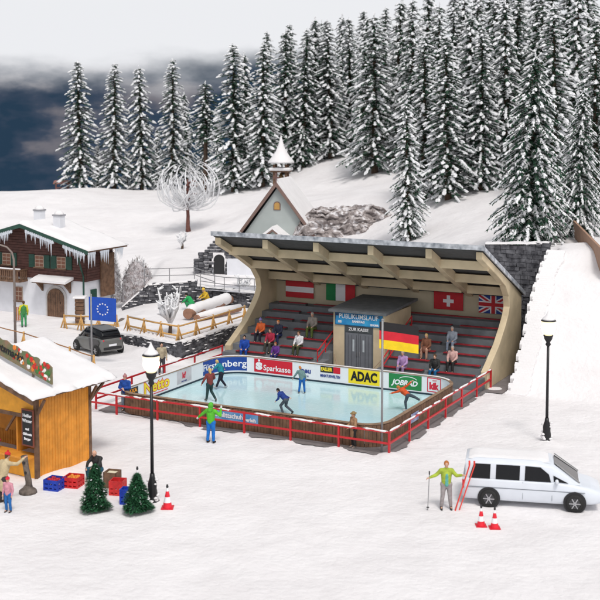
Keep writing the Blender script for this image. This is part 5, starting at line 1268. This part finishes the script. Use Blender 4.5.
seated(2, -12.95, 'seated spectator in dark navy jacket behind the white jumper', (.02, .025, .05), (.02, .03, .10), 'orange')
seated(3, -11.2, 'seated grey haired spectator in grey cardigan and green trousers, highest on the left', (.30, .27, .24), (.12, .17, .04), 'grey', scale=1.08)
seated(0, -4.55, 'seated spectator in lilac jumper just right of the booth', (.42, .26, .50), (.3, .2, .35), 'grey')
seated(2, -3.9, 'spectator in brown dress with bare legs on the right tiers', (.22, .09, .05), (.42, .24, .17), 'blond', longhair=True, skirt=(.20, .08, .05))
seated(0, -2.75, 'seated spectator in black jacket and blue jeans on the lowest right tier', (.012, .012, .016), (.01, .12, .28), 'brown')
seated(1, -2.1, 'seated spectator in pink shirt and black trousers on the right tiers', (.58, .36, .33), (.012, .012, .014), 'grey')
seated(3, -2.75, 'seated spectator in pale grey blue shirt, highest on the right', (.32, .36, .42), (.25, .30, .38), 'grey')

# ------------------------------------------------------------------ small things in the foreground
def crate(px, py, rz_, label, col, fill, s=.62, h=.42):
    t = thing('crate', ground_pt(px, py), rz_, label, 'crate'); m = MB(); a = s / 2; w_ = .03; cm = cmat(col, .5)
    for i in range(4):
        M = Matrix.Rotation(i * math.pi / 2, 4, 'Z')
        for z0, z1 in ((0, .08), (.13, .24), (.29, h)): m.box(-a, a, -a, -a + w_, z0, z1, 0, M)
        for x in (-a, -a * .35, a * .25, a - .06): m.box(x, x + .06, -a - .004, -a + w_ + .002, .0, h - .001, 0, M)
    m.box(-a + w_, a - w_, -a + w_, a - w_, 0, .04); m.build('shell', cm, t)
    if fill:
        m = MB(); g = random.Random(int(px)); 
        for i in range(26): m.blob((g.uniform(-a + .1, a - .1), g.uniform(-a + .1, a - .1), h - .1 + g.uniform(-.04, .06)), .075, n=7, mi=g.choice([0, 0, 1]))
        m.build('contents', [cmat(c, .5) for c in fill], t, smooth=True)
    return t
crate(55, 489, R(-20), 'blue plastic crate with red contents by the stall side wall', (.012, .05, .42), [(.5, .02, .04), (.35, .02, .03)])
crate(73.5, 486.5, R(-15), 'red plastic crate filled with orange fruit near the stall', (.62, .02, .02), [(.75, .25, .03), (.7, .4, .04)])
crate(118, 494, R(-10), 'red crate between wooden box and blue crate behind the little firs', (.62, .03, .03), None, .52, .55)
crate(127, 503, R(-10), 'empty deep blue crate just left of the second little fir', (.012, .05, .45), None, .42, .55)
t = thing('wooden_box', ground_pt(112.5, 487), R(-15), 'brown wooden box with white paper lining behind the first little fir', 'box')
m = MB()
for i in range(4): m.box(-.26, .26, -.26, -.22, 0, .62, 0, Matrix.Rotation(i * math.pi / 2, 4, 'Z'))
m.build('box', WOODB, t); m = MB(); m.box(-.2, .2, -.2, .2, .1, .56); m.build('lining', mat('paper', (.75, .68, .5), .8), t)
t = thing('wooden_post', ground_pt(28, 493), R(10), 'weathered leaning carved post on a round foot in front of the stall', 'post')
m = MB(); g = random.Random(4); m.tube([(.06, 0, .1), (.02, 0, .5), (-.06, 0, 1.0), (-.12, 0, 1.42)], [.15, .12, .11, .13], 9); m.build('post', BARKG, t, smooth=True)
m = MB(); m.lathe([(.34, 0), (.32, .12), (.2, .2), (.12, .3)], 10); m.build('foot', BARKG, t, smooth=True)
m = MB(); m.blob((-.12, -.1, 1.18), .07, n=7); m.blob((-.07, -.1, .8), .06, n=7); m.build('hollow', BLKP, t)
def cone(px, py, label, sc_=1.0):
    t = thing('traffic_cone', ground_pt(px, py), 0, label, 'traffic cone', 'red and white traffic cones'); t.scale = (sc_,) * 3
    m = MB(); m.box(-.22, .22, -.22, .22, 0, .04); m.build('base', RED, t, bevel=.01)
    m = MB(); pr = [(.17, .04), (.135, .22), (.095, .42), (.055, .62), (.03, .74)]
    for i, mi in enumerate((0, 1, 0, 1)): m.lathe(pr[i:i + 2], 14, mi=mi, cap=False)
    m.lathe([(.035, .74), (.045, .78), (.03, .86)], 10, mi=2); m.build('cone', [mat('cone_red', (.75, .02, .04), .5), LW, BLKP], t, smooth=True)
cone(167.5, 508, 'red and white cone right of the tall lamp'); cone(137.5, 489, 'red and white cone peeking above the second little fir')
cone(481, 526, 'left one of two red tipped cones beside the minibus', .85); cone(494.5, 528, 'right one of two red tipped cones beside the minibus', .85)

# goods on the stall counter
for x, y, cmx, nm, lb in ((-2.2, -.15, (.6, .02, .08), 'bowl', 'red bowl on the stall counter near the cap'), (-1.2, 1.8, (.02, .03, .1), 'bottle', 'dark bottle on the stall shelf'), (-1.6, 1.8, (.5, .4, .05), 'bottle', 'yellow bottle on the stall shelf')):
    q = bl_ @ Vector((x, y, 1.09 if nm == 'bowl' else 1.29)); t = thing(nm, q, 0, lb, nm); m = MB()
    if nm == 'bowl': m.lathe([(.08, 0), (.2, .1), (.24, .18), (.21, .18), (.15, .1)], 14); m.build('bowl', cmat(cmx), t, smooth=True); m = MB(); [m.blob((rnd.uniform(-.1, .1), rnd.uniform(-.1, .1), .16), .06, n=6) for _ in range(8)]; m.build('sweets', cmat((.75, .55, .45)), t, smooth=True)
    else: m.lathe([(.05, 0), (.05, .2), (.02, .26), (.02, .33)], 10); m.build('glass', cmat(cmx, .2), t, smooth=True); m = MB(); m.lathe([(.023, .31), (.023, .35)], 8); m.build('cap', RED, t)
# ------------------------------------------------------------------ trees
def frame_of(d):
    d = d.normalized(); a = Vector((0, 0, 1)) if abs(d.z) < .95 else Vector((1, 0, 0)); s = d.cross(a).normalized(); return s, s.cross(d)
class Arr:
    def __init__(s): s.v = []; s.f = []; s.n = 0
    def blade(s, p, d, L, w_, up=None):
        sd, u = frame_of(d); q = p + d * L; 
        s.v += [p - sd * w_ * .5, p + sd * w_ * .5, q]; s.f.append((s.n, s.n + 1, s.n + 2)); s.n += 3
    def quad(s, p, d, sd, L, w_):
        s.v += [p - sd * w_ * .5, p + sd * w_ * .5, p + d * L + sd * w_ * .35, p + d * L - sd * w_ * .35]; s.f.append((s.n, s.n + 1, s.n + 2, s.n + 3)); s.n += 4
    def lump(s, p, r, g, d, st=1.6):
        sd, u = frame_of(d); n = 5; o = s.n
        for k, (zz, rr) in enumerate(((-1, .35), (-.3, 1), (.5, .85))):
            for i in range(n): a = 2 * math.pi * i / n + k * .5; j = g.uniform(.7, 1.25); s.v.append(p + d * zz * r * st + (sd * math.cos(a) + u * math.sin(a) * .7) * rr * r * j)
        s.v.append(p + d * r * st * g.uniform(.9, 1.4)); s.n += 3 * n + 1
        for k in range(2):
            for i in range(n): a = o + k * n + i; b = o + k * n + (i + 1) % n; s.f.append((a, b, b + n, a + n))
        for i in range(n): s.f.append((o + 2 * n + i, o + 2 * n + (i + 1) % n, o + 3 * n))
        s.f.append(tuple(o + i for i in reversed(range(n))))
    def mesh(s, name, m_, smooth=False):
        me = bpy.data.meshes.new(name); me.from_pydata([tuple(v) for v in s.v], [], s.f); me.materials.append(m_)
        if smooth: me.polygons.foreach_set('use_smooth', [True] * len(me.polygons))
        return me
def fir_meshes(seed, H=10, Rb=1.9, whorl=.30, per=9, bare=.06, snow=.75, dens=1.0, droop=.35, fine=1, sharp=.58):
    g = random.Random(seed); G = Arr(); S = Arr(); T = MB()
    T.tube([(0, 0, -.3), (g.uniform(-.05, .05), 0, H * .5), (0, 0, H * .98)], [.02 * H + .02, .013 * H, .01], 8)
    z = H * bare
    while z < H * .985:
        t = (z / H - bare) / (1 - bare); L = Rb * (1 - t) ** sharp * (1 if t > .06 else .75) + .08; n = max(4, int(per * (1 - t * .45)))
        ph = g.uniform(0, 6.28)
        for q in range(16): a = g.uniform(0, 6.28); dd = Vector((math.cos(a), math.sin(a), g.uniform(-.7, .3))); G.blade(Vector((0, 0, z + g.uniform(-.15, .15))) + dd * .05, dd.normalized(), min(.5, L * .5) * g.uniform(.6, 1.2), .10)
        for k in range(n):
            a = ph + 2 * math.pi * k / n + g.uniform(-.25, .25); l = L * g.uniform(.62, 1.14); out = Vector((math.cos(a), math.sin(a), 0))
            rise = .25 * (t) + .10 - g.uniform(0, .15); pts = []
            ns = max(3, int(l / .16)); zb = z + g.uniform(-.1, .1)
            for i in range(ns + 1):
                f = i / ns; pts.append(Vector((0, 0, zb)) + out * l * f + Vector((0, 0, l * (rise * f - droop * f * f * 1.5 + .12 * f ** 4))))
            T.tube([pts[0], pts[len(pts) // 2], pts[-1]], [.022, .014, .006], 4, cap=False)
            for i in range(1, ns + 1):
                p = pts[i]; d = (pts[i] - pts[i - 1]).normalized(); sd, u = frame_of(d); f = i / ns; w_ = (.30 if f < .7 else .2) * (.5 + .5 * min(1, l))
                for q in range(int(7 * dens)):
                    sgn = g.choice([-1, 1]); dd = (d * g.uniform(.3, 1) + sd * sgn * g.uniform(.3, 1) + Vector((0, 0, g.uniform(-.55, .12)))).normalized()
                    G.blade(p - d * g.uniform(0, .14), dd, w_ * g.uniform(.7, 1.3), .07)
                if g.random() < snow * (.5 + .45 * f):
                    r_ = g.uniform(.045, .11) * (.72 if fine > 1 else 1) * (.7 + .5 * f) * (1.15 - .25 * t)
                    S.lump(p + Vector((0, 0, .03)), r_, g, d, g.uniform(1.1, 1.9))
                    if g.random() < .6: S.lump(p + d * g.uniform(-.08, .08) + sd * g.uniform(-.12, .12) + Vector((0, 0, .0)), r_ * .6, g, (d + sd * g.uniform(-.8, .8)).normalized(), 1.6)
                    for q in range(3 + fine):
                        sgn = g.choice([-1, 1]); dd = (d * g.uniform(.4, 1) + sd * sgn * g.uniform(.2, 1) + Vector((0, 0, g.uniform(-.35, .1)))).normalized()
                        S.blade(p + Vector((0, 0, .035)), dd, w_ * g.uniform(.6, 1.25), .055)
        z += whorl * (1 - .35 * t) * g.uniform(.85, 1.15)
    for i in range(10): S.lump(Vector((g.uniform(-.04, .04), g.uniform(-.04, .04), H * (.93 + .008 * i))), .05, g, Vector((0, 0, 1)))
    tr = bpy.data.meshes.new('trunk'); tr.from_pydata(T.v, [], T.f); tr.materials.append(BARK)
    return tr, G.mesh('crown', NEED), S.mesh('snow_cover', SNOWT)
PROTO = [fir_meshes(1, 10, 1.75, .30, 9), fir_meshes(2, 10, 1.55, .28, 9, snow=.85), fir_meshes(3, 10, 2.1, .32, 10, snow=.7), fir_meshes(4, 10, 1.45, .27, 8, snow=.9, droop=.45), fir_meshes(5, 10, 2.0, .24, 11, bare=.03, snow=.85, dens=1.3, droop=.5, fine=4),
         fir_meshes(6, 10, 1.9, .30, 9, bare=.50, snow=.4, sharp=.6)]
def fir(px, Y, H, proto, label, name='fir_tree', rz_=None, base=None, wid=1.0, group=None):
    p = at(px, Y, z=0); z = tz(p.x, p.y) if base is None else base
    t = thing(name, (p.x, p.y, z - .1), rz_ if rz_ is not None else rnd.uniform(0, 6.28), label, 'tree', group)
    s = H / 10; t.rotation_euler = (rnd.uniform(-.03, .03), rnd.uniform(-.03, .03), t.rotation_euler.z)
    for nm, me in zip(('trunk', 'crown', 'snow_cover'), PROTO[proto]):
        o = bpy.data.objects.new(nm, me); C.objects.link(o); o.parent = t; o.scale = (s * wid, s * wid, s)
    return t
# (px, Y, height, prototype, width, label)
F = [(80,150,12.2,0,1.25,'snowy fir on the crest, leftmost tree in the row'),(113,150,12.0,1,1.25,'snowy fir second from the left on the crest'),(142,151,12.0,3,1.3,'snowy fir third from the left on the crest'),
 (172,148,12.3,1,1.2,'snowy fir above the round white tree'),(97,156,5.5,0,1.2,'short snowy fir between the two leftmost crest firs'),(127,157,5.0,1,1.2,'small snowy fir low between second and third crest firs'),
 (157,155,7.5,3,1.2,'slim pale fir behind the third and fourth crest firs'),(187,152,9.0,3,1.1,'thin snowy fir left of the bare trunked pine'),(218,153,8.2,3,1.1,'thin reddish snowy fir behind the bare trunked pine'),
 (234,133,12.5,0,1.35,'broad snow laden fir left of the chapel'),(262,132,12.0,1,1.25,'snowy fir directly left of the belfry'),(247,140,11.5,3,1.2,'darker fir behind the broad one left of the chapel'),
 (284,137,12.5,2,1.1,'dark fir rising behind the belfry'),(302,136,12.0,0,1.1,'fir right of the belfry cap'),(318,139,12.5,3,1.2,'slim fir above the top of the white slope'),
 (331,137,12.0,1,1.25,'fir at the upper edge of the white slope'),(352,142,12.0,0,1.1,'dark fir set back behind the slope edge'),(292,145,13.0,1,1.1,'back row fir between the belfry and its neighbour'),
 (375,124,12.5,2,1.25,'wide drooping fir standing forward on the white slope'),(395,130,13.0,3,1.2,'thin pale fir right of the wide drooping one'),(363,136,12.0,3,1.0,'narrow dark fir left of the wide drooping one'),
 (409,87,9.7,3,1.25,'slim frosted fir right behind the stand roof'),(424,100,10.5,1,1.2,'pale fir just behind the slim frosted fir'),(449,96,10.0,0,1.25,'dark speckled fir above the white bank'),
 (437,118,12.5,2,1.0,'fir in the second row above the white bank'),(468,100,11.0,3,1.3,'fir second along the white bank'),(482,97,10.0,1,1.2,'narrow fir left of the biggest fir'),(494,104,12.0,0,1.1,'tall dark fir left behind the biggest fir'),
 (508,98,11.5,3,1.2,'frosty fir directly behind the left edge of the biggest fir'),(531,68.5,9.3,4,1.15,'biggest fir, wide with long white drooping branches, right of the stand'),(556,88,11.0,1,1.2,'fir between the biggest fir and the right front one'),
 (579,71,8.3,4,.95,'bushy fir at the upper right beside the brown board'),(598,78,10.0,0,1.1,'fir cut by the right picture edge'),(545,98,12.0,2,1.0,'back row fir right of the biggest fir'),(573,95,12.0,3,1.1,'back row fir above the brown board'),
 (412,122,13.0,0,1.1,'back fir seen above the slim frosted fir'),(455,128,13.0,1,1.1,'back fir left of centre in the right hand wood'),(478,125,13.0,2,1.0,'back fir in the middle of the right hand wood'),(517,118,13.0,0,1.1,'back fir above the biggest fir'),(590,115,13.0,1,1.1,'back fir at the far upper right'),
 (385,150,13.0,1,1.1,'far fir behind the drooping one'),(340,155,13.0,3,1.2,'far thin fir above the white slope'),(322,158,13.0,2,1.0,'far dark fir behind the slope edge'),(270,155,13.0,0,1.0,'far fir just left of the belfry top'),(428,140,14.0,3,1.2,'far pale fir behind the right hand wood'),
 (500,135,14.0,2,1.0,'far fir between the tall dark fir and the biggest fir'),(535,130,14.0,1,1.2,'far fir over the biggest fir tip'),(562,125,14.0,0,1.1,'far fir right of the biggest fir tip'),(463,145,14.5,3,1.2,'far frosty fir in the gap of the right hand wood'),
 (204,160,9.5,1,1.0,'far snowy fir seen past the bare pine trunk'),(311,150,12.5,1,1.2,'far fir between belfry and slope edge'),(365,160,13.5,0,1.2,'farthest fir above the white slope'),(402,155,14,3,1.3,'farthest fir left of the right hand wood'),
 (488,150,15,0,1.2,'farthest fir in the centre of the right hand wood'),(520,150,15,3,1.3,'farthest fir behind the biggest one'),(583,140,15,2,1.2,'farthest fir near the right edge'),(548,150,15,1,1.3,'farthest fir behind the gap right of the biggest one'),(615,90,11,1,1.2,'fir mostly outside the right picture edge')]
for px, Y, H, k, w_, lb in F: fir(px, Y, H * (1.36 if H > 8.4 and px not in (409, 531) else 1.22 if px == 531 else 1.1), k, lb, wid=w_ * (.84 if k != 4 else .98), group='snowy firs on the hill')
fir(205, 141, 13.5, 5, 'tall pine with bare trunk and dark spreading crown', name='pine_tree', wid=1.25)
# little green firs in the foreground
def green_fir(px, py, H, label, seed):
    g = random.Random(seed); t = thing('small_fir', ground_pt(px, py), 0, label, 'tree', 'small green firs in the foreground')
    m = MB(); m.tube([(0, 0, 0), (0, 0, H * .9)], [.05, .02], 7); m.build('trunk', BARK, t); G = Arr(); 
    for i in range(6500):
        f = g.random() ** 1.5; a = g.uniform(0, 6.28); z = .12 + f * (H - .15); r_ = (.48 * (1 - f) ** .7 + .05) * (1 + .16 * math.sin(a * 3 + z * 9)) * g.uniform(.55, 1.05)
        p = Vector((math.cos(a) * r_, math.sin(a) * r_, z)); d = Vector((math.cos(a) + g.uniform(-.5, .5), math.sin(a) + g.uniform(-.5, .5), g.uniform(-.5, .7))).normalized(); G.blade(p - d * .06, d, g.uniform(.08, .14), .05)
    SF_ = Arr()
    for i in range(24): f = g.random() ** 1.3; a = g.uniform(0, 6.28); z = .2 + f * (H - .25); r_ = .46 * (1 - f) ** .7 + .03; SF_.lump(Vector((math.cos(a) * r_, math.sin(a) * r_, z)), g.uniform(.012, .03), g, Vector((math.cos(a), math.sin(a), 0)))
    o = bpy.data.objects.new('snow_cover', SF_.mesh('snow_cover', SNOWT)); C.objects.link(o); o.parent = t
    me = G.mesh('crown', mat('bright_needles', (.035, .16, .065), .75, vscale=7, col2=(.012, .065, .028))); o = bpy.data.objects.new('crown', me); C.objects.link(o); o.parent = t
green_fir(95.5, 511, 1.72, 'little green fir at the bottom left, in front of the seated person', 3)
green_fir(137.5, 512, 1.42, 'little green fir just left of the tall lamp foot', 4)
# globe tree with white frosted shoots
def globe_tree():
    p = at(187, 112, z=0); z = tz(p.x, p.y); t = thing('globe_tree', (p.x, p.y, z - .05), 0, 'round crowned bare tree with white frosted looping shoots on a red brown trunk', 'tree')
    TR = mat('reddish_bark', (.17, .07, .055), .85, var=.3, vscale=5, bump=.5); g = random.Random(5)
    m = MB(); m.tube([(.05, 0, -.1), (0, 0, .6), (.03, 0, 1.6), (-.03, 0, 2.6), (.03, 0, 4.3), (0, 0, 5.2)], [.30, .2, .17, .15, .11, .05], 9)
    for q in range(7): a = g.uniform(0, 6.28); z0 = 2.3 + q * .4; m.tube([(0, 0, z0), (math.cos(a) * .5, math.sin(a) * .4, z0 + .3), (math.cos(a) * 1.1, math.sin(a) * 1.0, z0 + .2)], [.1, .07, .04], 6)
    for q in range(5): m.blob((g.uniform(-.15, .15), g.uniform(-.15, .15), 2.8 + q * .45), .17, n=7)
    m.build('trunk', TR, t, smooth=True)
    m = MB()
    for k in range(0):
        a = g.uniform(0, 6.28); c0 = Vector((math.cos(a) * .25, math.sin(a) * .25, g.uniform(2.6, 4.6))); R_ = g.uniform(1.9, 2.75); pts = []
        e0 = g.uniform(-1.1, 1.3)
        for i in range(8):
            f = i / 7; el = e0 * .4 + f * (1.2 if g.random() < .97 else 0) * (1 if k % 2 else -1) * .9
            aa = a + (f - .3) * g.uniform(-.05, .12) * 4; r_ = R_ * min(1, f * 1.7)
            pts.append(Vector((math.cos(aa) * r_ * math.cos(el), math.sin(aa) * r_ * math.cos(el), 3.9 + r_ * math.sin(el) * 1.0 + (c0.z - 3.9) * (1 - f))))
        m.tube(pts, [.06, .06, .055, .055, .05, .045, .04, .02], 5)
    cz_ = 4.45; RR = 2.75
    for k in range(95):
        a = 2 * math.pi * k / 95 * 7.3 + g.uniform(-.2, .2); tw = g.uniform(-1.3, 1.3); r0 = RR * g.uniform(.5, 1.1) * (1 if k % 3 else .75)
        e1 = g.uniform(.1, 1.35) if k % 4 else g.uniform(-.6, 0); e0 = -1.35; pts = []; zs = 2.2 + (k % 5) * .25; n_ = 11
        for i in range(n_):
            f = i / (n_ - 1); el = e0 + (e1 - e0) * f; q = min(1, f * 2.6) ** .8
            x = math.cos(a + tw * f) * math.cos(el) * r0 * 1.05; y = math.sin(a + tw * f) * math.cos(el) * r0; z = cz_ - .1 + math.sin(el) * r0 * .95
            pts.append(Vector((x * q, y * q, zs + (z - zs) * q)))
        m.tube(pts, [.035, .04, .05, .056, .06, .058, .055, .05, .045, .04, .012], 5)
        for q in range(3):
            b_ = pts[g.randint(5, 9)]; d_ = Vector((b_.x * .3 + g.uniform(-.4, .4), b_.y * .3 + g.uniform(-.4, .4), g.uniform(-.1, .6))); d_ = d_.normalized() * g.uniform(.15, .45); m.tube([b_, b_ + d_], [.03, .01], 4)
    m.build('crown', SNOWT, t, smooth=True)
globe_tree()
def snow_shrub(px, Y, z, H, label, seed, name='bare_shrub', n=26, spread=.9):
    p = at(px, Y, z=0); zz = tz(p.x, p.y) if z is None else z; t = thing(name, (p.x, p.y, zz - .05), 0, label, 'tree' if H > 2 else 'shrub'); g = random.Random(seed)
    m = MB(); m.tube([(0, 0, -.1), (.04, 0, H * .2), (-.03, 0, H * .42)], [.13, .11, .08], 7); m.build('trunk', BARK, t, smooth=True); m = MB()
    for k in range(n):
        a = g.uniform(0, 6.28); s0 = Vector((0, 0, H * g.uniform(.2, .45))); l = spread * g.uniform(.5, 1); top = H * g.uniform(.55, 1.05)
        e = Vector((math.cos(a) * l, math.sin(a) * l, top)); mid = s0.lerp(e, .55) + Vector((math.cos(a) * .15, math.sin(a) * .15, -.1)); m.tube([s0, mid, e], [.09, .085, .03], 5)
        for q in range(2): f = mid.lerp(e, g.random()); d = Vector((g.uniform(-1, 1), g.uniform(-1, 1), g.uniform(.2, 1))) * .32; m.tube([f, f + d], [.075, .03], 5)
    m.build('crown', SNOWT, t, smooth=True)
snow_shrub(168, 68.0, None, 2.9, 'small frosted tree at the corner of the dark stone wall', 3)
snow_shrub(181, 100, None, 1.7, 'thin white twigs standing on the slope above the terrace railing', 6, n=7, spread=.4)
snow_shrub(243, 80.5, None, 1.5, 'frosted twigs behind the railing near the white wall', 9, n=9, spread=.6)
# frosted bush mass left of the terrace wall: twigs
def twig_mound(px, Y, w_, d_, h, label, seed, n=1500, col=None):
    p = at(px, Y, z=0); zz = tz(p.x, p.y); t = thing('frosted_bush', (p.x, p.y, zz - .1), 0, label, 'bush'); g = random.Random(seed); A = Arr(); B = Arr()
    m = MB(); n_ = 26
    for i in range(n_ + 1):
        for k in range(n_):
            ph = math.pi / 2 * (1 - i / n_); a = 2 * math.pi * k / n_; r_ = math.cos(ph) if i < n_ else 1
            v = Vector((math.cos(a) * math.sin(math.pi / 2 * i / n_), math.sin(a) * math.sin(math.pi / 2 * i / n_), math.cos(math.pi / 2 * i / n_))); j = 1 + .10 * mnoise.noise(v * 3 + Vector((seed, 0, 0))) + .06 * mnoise.noise(v * 9)
            m.v.append((v.x * w_ * j * .9, v.y * d_ * j * .9, v.z * h * j * .9))
    for i in range(n_):
        for k in range(n_): a = i * n_ + k; b = i * n_ + (k + 1) % n_; m.f.append((a, a + n_, b + n_, b)); m.m.append(0)
    m.build('twigs_core', mat('twig_core', (.30, .25, .25), .95, vscale=3.5, col2=(.62, .60, .62), bump=1.0, bscale=10), t, smooth=True, fix=False)
    for i in range(n):
        v = Vector((g.gauss(0, 1), g.gauss(0, 1), abs(g.gauss(0, 1)))).normalized(); p = Vector((v.x * w_, v.y * d_, v.z * h)) * g.uniform(.82, 1.0); d = (v * .8 + Vector((g.uniform(-1, 1), g.uniform(-1, 1), g.uniform(-1, .6)))).normalized()
        (A if g.random() < .62 else B).blade(p, d, g.uniform(.2, .45), .05)
    for q, nm, mm in ((A, 'frost', SNOWT), (B, 'twigs', BARKG)):
        o = bpy.data.objects.new(nm, q.mesh(nm, mm)); C.objects.link(o); o.parent = t
twig_mound(136, 82.5, 1.35, .9, 3.2, 'large frosted grey bush left of the stone terrace wall', 3)
twig_mound(109, 86, .8, 1.0, 4.0, 'tall snow covered bush against the chalet rear corner', 5, n=2200)
# rock outcrops
def rock(px, Y, z, w_, d_, h, label, seed):
    p = at(px, Y, z=0); t = MB(); g = random.Random(seed); n1, n2 = 64, 34
    for i in range(n2 + 1):
        for k in range(n1 + 1):
            u = -1 + 2 * k / n1; v = i / n2
            ridge = 1 - abs(u) ** 5
            x = u * w_; zz = (v ** .8) * h * (ridge * .9 + .1); y = d_ * (v ** 1.5 - 1) * ridge
            nv = Vector((x * .45, v * 2.2, seed)); f1 = mnoise.noise(nv * 1.2); f2 = 1.5 * abs(mnoise.noise(Vector((x * .7 + zz * 1.3, zz * 2.0 - x * .5, seed)))) + .5 * abs(mnoise.noise(Vector((x * 2.2 + zz * 2.3, zz * 4.0 - x, seed)))) ; f3 = mnoise.noise(Vector((x * 3, zz * 3, seed)))
            t.v.append((x, y - f1 * .9 - f2 * .7 + f3 * .15, zz + f1 * .5 + f3 * .2))
    for i in range(n2):
        for k in range(n1): a = i * (n1 + 1) + k; t.f.append((a, a + 1, a + n1 + 2, a + n1 + 1)); t.m.append(0)
    # back skirt
    o = len(t.v)
    for k in range(n1 + 1): v = t.v[n2 * (n1 + 1) + k]; t.v.append((v[0], v[1] + 4, v[2] - .3))
    for k in range(n1): a = n2 * (n1 + 1) + k; t.f.append((a, a + 1, o + k + 1, o + k)); t.m.append(0)
    ob = t.build('rock_outcrop', ROCKS, None, smooth=False, fix=False); ob.location = (p.x, p.y, z); tag(ob, label, 'rock'); return ob
ROCKS = bpy.data.materials.new('rock_snow'); ROCKS.use_nodes = True; n = ROCKS.node_tree; b = n.nodes['Principled BSDF']; b.inputs['Roughness'].default_value = .9
tc = n.nodes.new('ShaderNodeTexCoord'); nz = n.nodes.new('ShaderNodeTexNoise'); nz.inputs['Scale'].default_value = 1.4; nz.inputs['Detail'].default_value = 8; nz.inputs['Distortion'].default_value = 1.2
rp = n.nodes.new('ShaderNodeValToRGB'); e = rp.color_ramp.elements; e[0].position = .3; e[0].color = (.12, .10, .095, 1); e[1].position = .52; e[1].color = (.36, .32, .31, 1); q = e.new(.62); q.color = (.72, .70, .71, 1)
n.links.new(tc.outputs['Object'], nz.inputs['Vector']); n.links.new(nz.outputs['Fac'], rp.inputs[0]); n.links.new(rp.outputs[0], b.inputs['Base Color'])
bp = n.nodes.new('ShaderNodeBump'); bp.inputs['Strength'].default_value = 1; bp.inputs['Distance'].default_value = .15; n.links.new(nz.outputs['Fac'], bp.inputs['Height']); n.links.new(bp.outputs[0], b.inputs['Normal'])
rock(351, 99, 1.9, 5.4, 2.2, 4.4, 'grey brown rock face in the white slope behind the stand roof', 3)
rock(233, 98, 3.4, 1.1, .8, .8, 'small brown rock beside the chapel eave', 7)
# snowy log with a cut face, lying by the fence
t = thing('snowy_log', (0, 0, 0), 0, 'thick lying log with snow on top behind the yellow log fence', 'log')
a = at(186, 73.0, z=1.35); b = at(229, 78.5, z=1.5); t.location = (a.x, a.y, 1.0); a2 = Vector((0, 0, .42)); b2 = Vector((b.x - a.x, b.y - a.y, .5))
m = MB(); m.tube([a2, b2], [.34, .3], 14); m.build('log', mat('cut_wood', (.32, .17, .11), .8, var=.2), t, smooth=False)
m = MB(); d = (b2 - a2).normalized(); g = random.Random(3); N_ = 12
m.tube([a2 + d * (.12) + (b2 - a2) * (i / N_) * .97 + Vector((g.uniform(-.04, .04), 0, .13 + g.uniform(-.02, .03))) for i in range(N_ + 1)], [.2] + [.35 + g.uniform(-.05, .06) for _ in range(N_ - 1)] + [.2], 12); m.build('snow_cover', SNOW, t, smooth=True)
t = thing('snowy_log', a + Vector((.6, -.5, -.35)), 0, 'thinner snow buried log in front of the thick one', 'log')
m = MB(); m.tube([(0, 0, .2), (2.6, 3.4, .3)], [.24, .2], 10); m.build('log', MATS['cut_wood'], t); m = MB(); m.tube([(.1, .1, .32), (1.3, 1.7, .38), (2.6, 3.4, .4)], [.2, .27, .2], 10); m.build('snow_cover', SNOW, t, smooth=True)
# logs beside the car and dark stone row
p = ground_pt(124, 341); t = thing('log_bench', ground_pt(122, 331), 0, 'short brown log propped on the yellow fence right of the car', 'log'); m = MB(); m.tube([(0, -.3, .45), (0, .3, .55)], [.28, .28], 12); m.build('log', BARKG, t)
